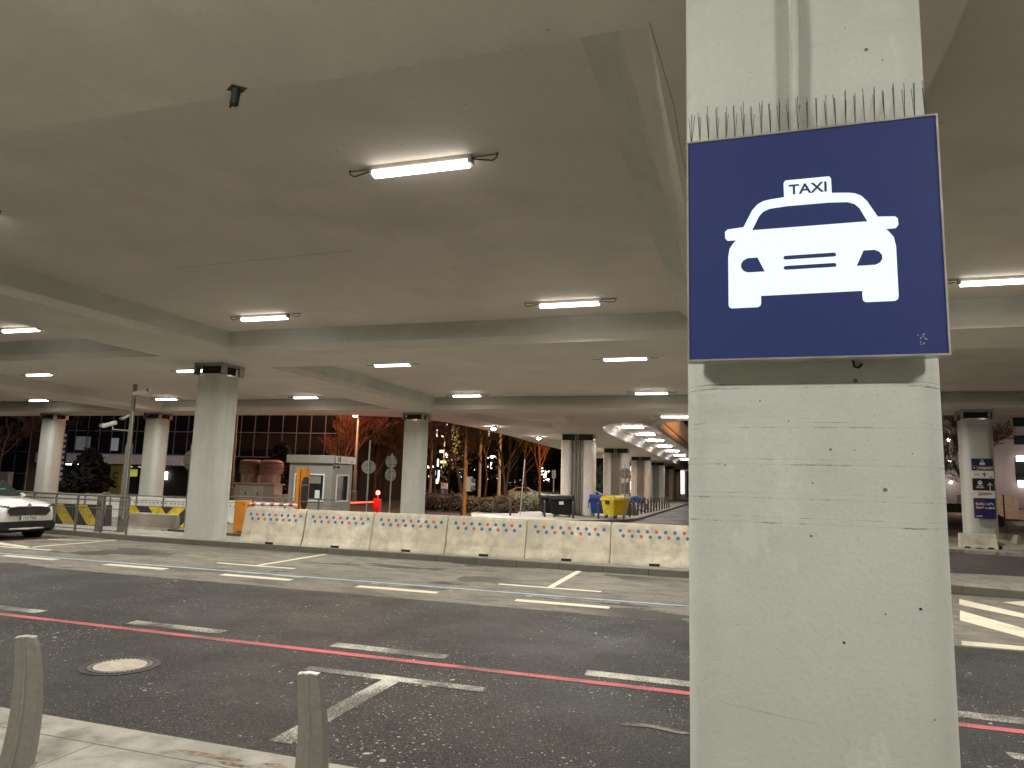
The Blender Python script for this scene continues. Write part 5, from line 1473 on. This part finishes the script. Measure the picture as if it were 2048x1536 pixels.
bt = [(-34, 60, 13, 'bark_lamplit', 'reddish bare tree behind the booth roof'), (-30.5, 56, 12, 'bark_lamplit', 'bushy reddish bare tree right above the booth'), (-27.5, 62, 13, 'bark_lamplit', 'reddish bare tree between the booth and the street lamp'),
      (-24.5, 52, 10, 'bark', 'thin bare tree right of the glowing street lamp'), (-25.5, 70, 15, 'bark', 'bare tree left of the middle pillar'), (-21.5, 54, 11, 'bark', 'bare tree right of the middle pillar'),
      (-22.0, 66, 14, 'bark', 'tall bare tree behind the traffic light'), (-20.0, 60, 12, 'bark', 'bare tree between the two right flagpoles'), (-37.5, 66, 13, 'bark', 'bare tree farther left behind the booth'), (-29.0, 72, 14, 'bark', 'bare tree behind the two round signs'), (-33, 78, 14, 'bark', 'bare tree behind the leftmost flagpole'), (-24.0, 80, 15, 'bark', 'dark bare tree behind the flagpoles near the info board'), (-30.0, 49, 8, 'bark_lamplit', 'low bushy bare tree beside the booth roof'), (-57.0, 42, 8, 'bark', 'small bare tree at the left edge above the white car'), (15.2, 58, 7, 'bark', 'thin bare tree in front of the pale building on the right')]
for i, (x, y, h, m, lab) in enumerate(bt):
    bare_tree(lab, x, y, h, 40 + i, m, .48 if m == 'bark' else .40, .22 if m == 'bark_lamplit' else .3)
def leafy(name, label, x, y, z0, h, rad, n, m, seed, cone=True, size=.28, cat='tree', group=None, trunk=True):
    t = thing(name, label, cat, (x, y, 0), 0, group)
    rg = random.Random(seed); b = MB()
    cl = [(rg.uniform(0, 2*PI), rg.random() ** .8, rg.uniform(.35, 1.0)) for _ in range(60)]
    for k in range(n):
        a, u, rr = cl[rg.randrange(60)]
        u = min(1, max(0, u + rg.gauss(0, .05))); a += rg.gauss(0, .3)
        R_ = rad * ((1 - u) ** .75 + .06 if cone else math.sqrt(max(.02, 1 - (2*u - 1) ** 2))) * rr + rg.gauss(0, .12)
        p = Vector((R_ * math.cos(a), R_ * math.sin(a), z0 + (h - z0) * u - (.25 * R_ if cone else 0)))
        d1 = Vector((rg.gauss(0, 1), rg.gauss(0, 1), rg.gauss(0, .6))).normalized() * size * rg.uniform(.5, 1.3)
        d2 = d1.orthogonal().normalized() * size * rg.uniform(.25, .6)
        b.add([p - d1 - d2, p + d1 - d2 * .4, p + d1 * 1.1 + d2 * .5, p - d1 * .7 + d2], [(0,1,2,3)])
    b.build('crown', M[m], t, fix=False)
    if trunk:
        b = MB(); b.tube([(0, 0, 0), (.05, 0, h * .5), (0, 0, h * .96)], [rad * .07 + .05, rad * .05, .03], 7); b.build('trunk', M['bark'], t, smooth=True)
    return t
leafy('conifer', 'small dark conifer in front of the glass office entrance', -47.3, 42, .3, 3.4, 2.1, 2600, 'needle', 1, group='dark conifers')
leafy('conifer', 'dark conifer left of the booth, behind the vent drums', -29.9, 41.5, .2, 4.0, 1.7, 2600, 'needle', 2, group='dark conifers')
leafy('conifer', 'broad dark conifer behind the traffic light', -27.0, 86, 1.0, 15, 4.2, 4200, 'needle', 3, size=.5, group='dark conifers')
leafy('conifer', 'broad dark conifer left of the nearest ribbed pillar', -19.0, 88, .5, 15, 4.6, 4200, 'needle', 4, size=.5, group='dark conifers')
leafy('conifer', 'dark conifer behind the flagpole right of the traffic light', -23.2, 95, 1.0, 16, 4.0, 3600, 'needle', 5, size=.5, group='dark conifers')
leafy('conifer', 'dark conifer between the two nearest ribbed pillars', -15.8, 84, .5, 14, 3.4, 3600, 'needle', 6, size=.5, group='dark conifers')
leafy('conifer', 'dark conifer left of the middle pillar', -35.5, 90, 1.0, 14, 4.0, 3600, 'needle', 9, size=.5, group='dark conifers')
bare_tree('bare tree glowing orange from a lamp, left of the ribbed pillars', -21.0, 75, 14, 77, 'bark_lamplit', .42, .25)
ld = bpy.data.lights.new('orange_glow', 'POINT'); ld.energy = 1400; ld.color = (1, .42, .1); ld.shadow_soft_size = .3
lo = bpy.data.objects.new('orange_glow', ld); COL.objects.link(lo); lo.location = (-19.6, 70.5, 6.2)

def hedge(label, path, w, h, n, m, seed, size=.09):
    p0 = Vector((*path[0], 0))
    t = thing('hedge', label, 'hedge', p0, 0, 'hedges')
    rg = random.Random(seed); b = MB(); segs = list(zip(path, path[1:])); lens = [math.dist(a, c) for a, c in segs]; tot = sum(lens)
    for k in range(n):
        s_ = rg.random() * tot; i = 0
        while s_ > lens[i] and i < len(lens) - 1: s_ -= lens[i]; i += 1
        a, c = Vector((*segs[i][0], 0)), Vector((*segs[i][1], 0)); d = (c - a).normalized(); nn = Vector((-d.y, d.x, 0))
        hh = h * (1 + .10 * math.sin(s_ * 1.7 + i) + .05 * math.sin(s_ * 5.1))
        z = hh * (rg.random() ** .6)
        p = a + d * s_ + nn * (w * rg.uniform(-.5, .5)) + Vector((0, 0, z)) - p0
        d1 = Vector((rg.gauss(0, 1), rg.gauss(0, 1), rg.gauss(0, 1) + .4)).normalized() * size * rg.uniform(.6, 1.6)
        d2 = d1.orthogonal().normalized() * size * rg.uniform(.15, .5)
        b.add([p - d1, p + d2, p + d1, p - d2], [(0,1,2,3)])
    b.build('foliage', M[m], t, fix=False)
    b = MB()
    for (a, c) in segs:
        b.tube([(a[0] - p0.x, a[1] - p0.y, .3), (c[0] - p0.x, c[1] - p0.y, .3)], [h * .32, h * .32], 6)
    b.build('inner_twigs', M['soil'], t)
hedge('brown bare hedge behind the traffic light', [(-21, 43.8), (-17.5, 42.4), (-14.3, 41.6), (-13.4, 42.6)], 1.3, .98, 9000, 'hedge_brown', 1)
hedge('greener hedge right of the leaning post', [(-14.2, 44.6), (-13.3, 47.0), (-13.6, 52)], 1.3, 1.15, 6000, 'hedge_green', 2)
# fallen leaves and low cover behind the hedge
b = MB(); rg = random.Random(9)
for k in range(5000):
    x, y = rg.uniform(-45, -14.5), rg.uniform(45, 74)
    a = rg.uniform(0, PI); r_ = rg.uniform(.05, .14)
    b.add([(x, y, .01), (x + r_*math.cos(a), y + r_*math.sin(a), .03), (x - r_*math.sin(a)*.6, y + r_*math.cos(a)*.6, .05)], [(0,1,2)])
struct(b.build('leaf_litter', M['hedge_brown'], fix=False), 'stuff')
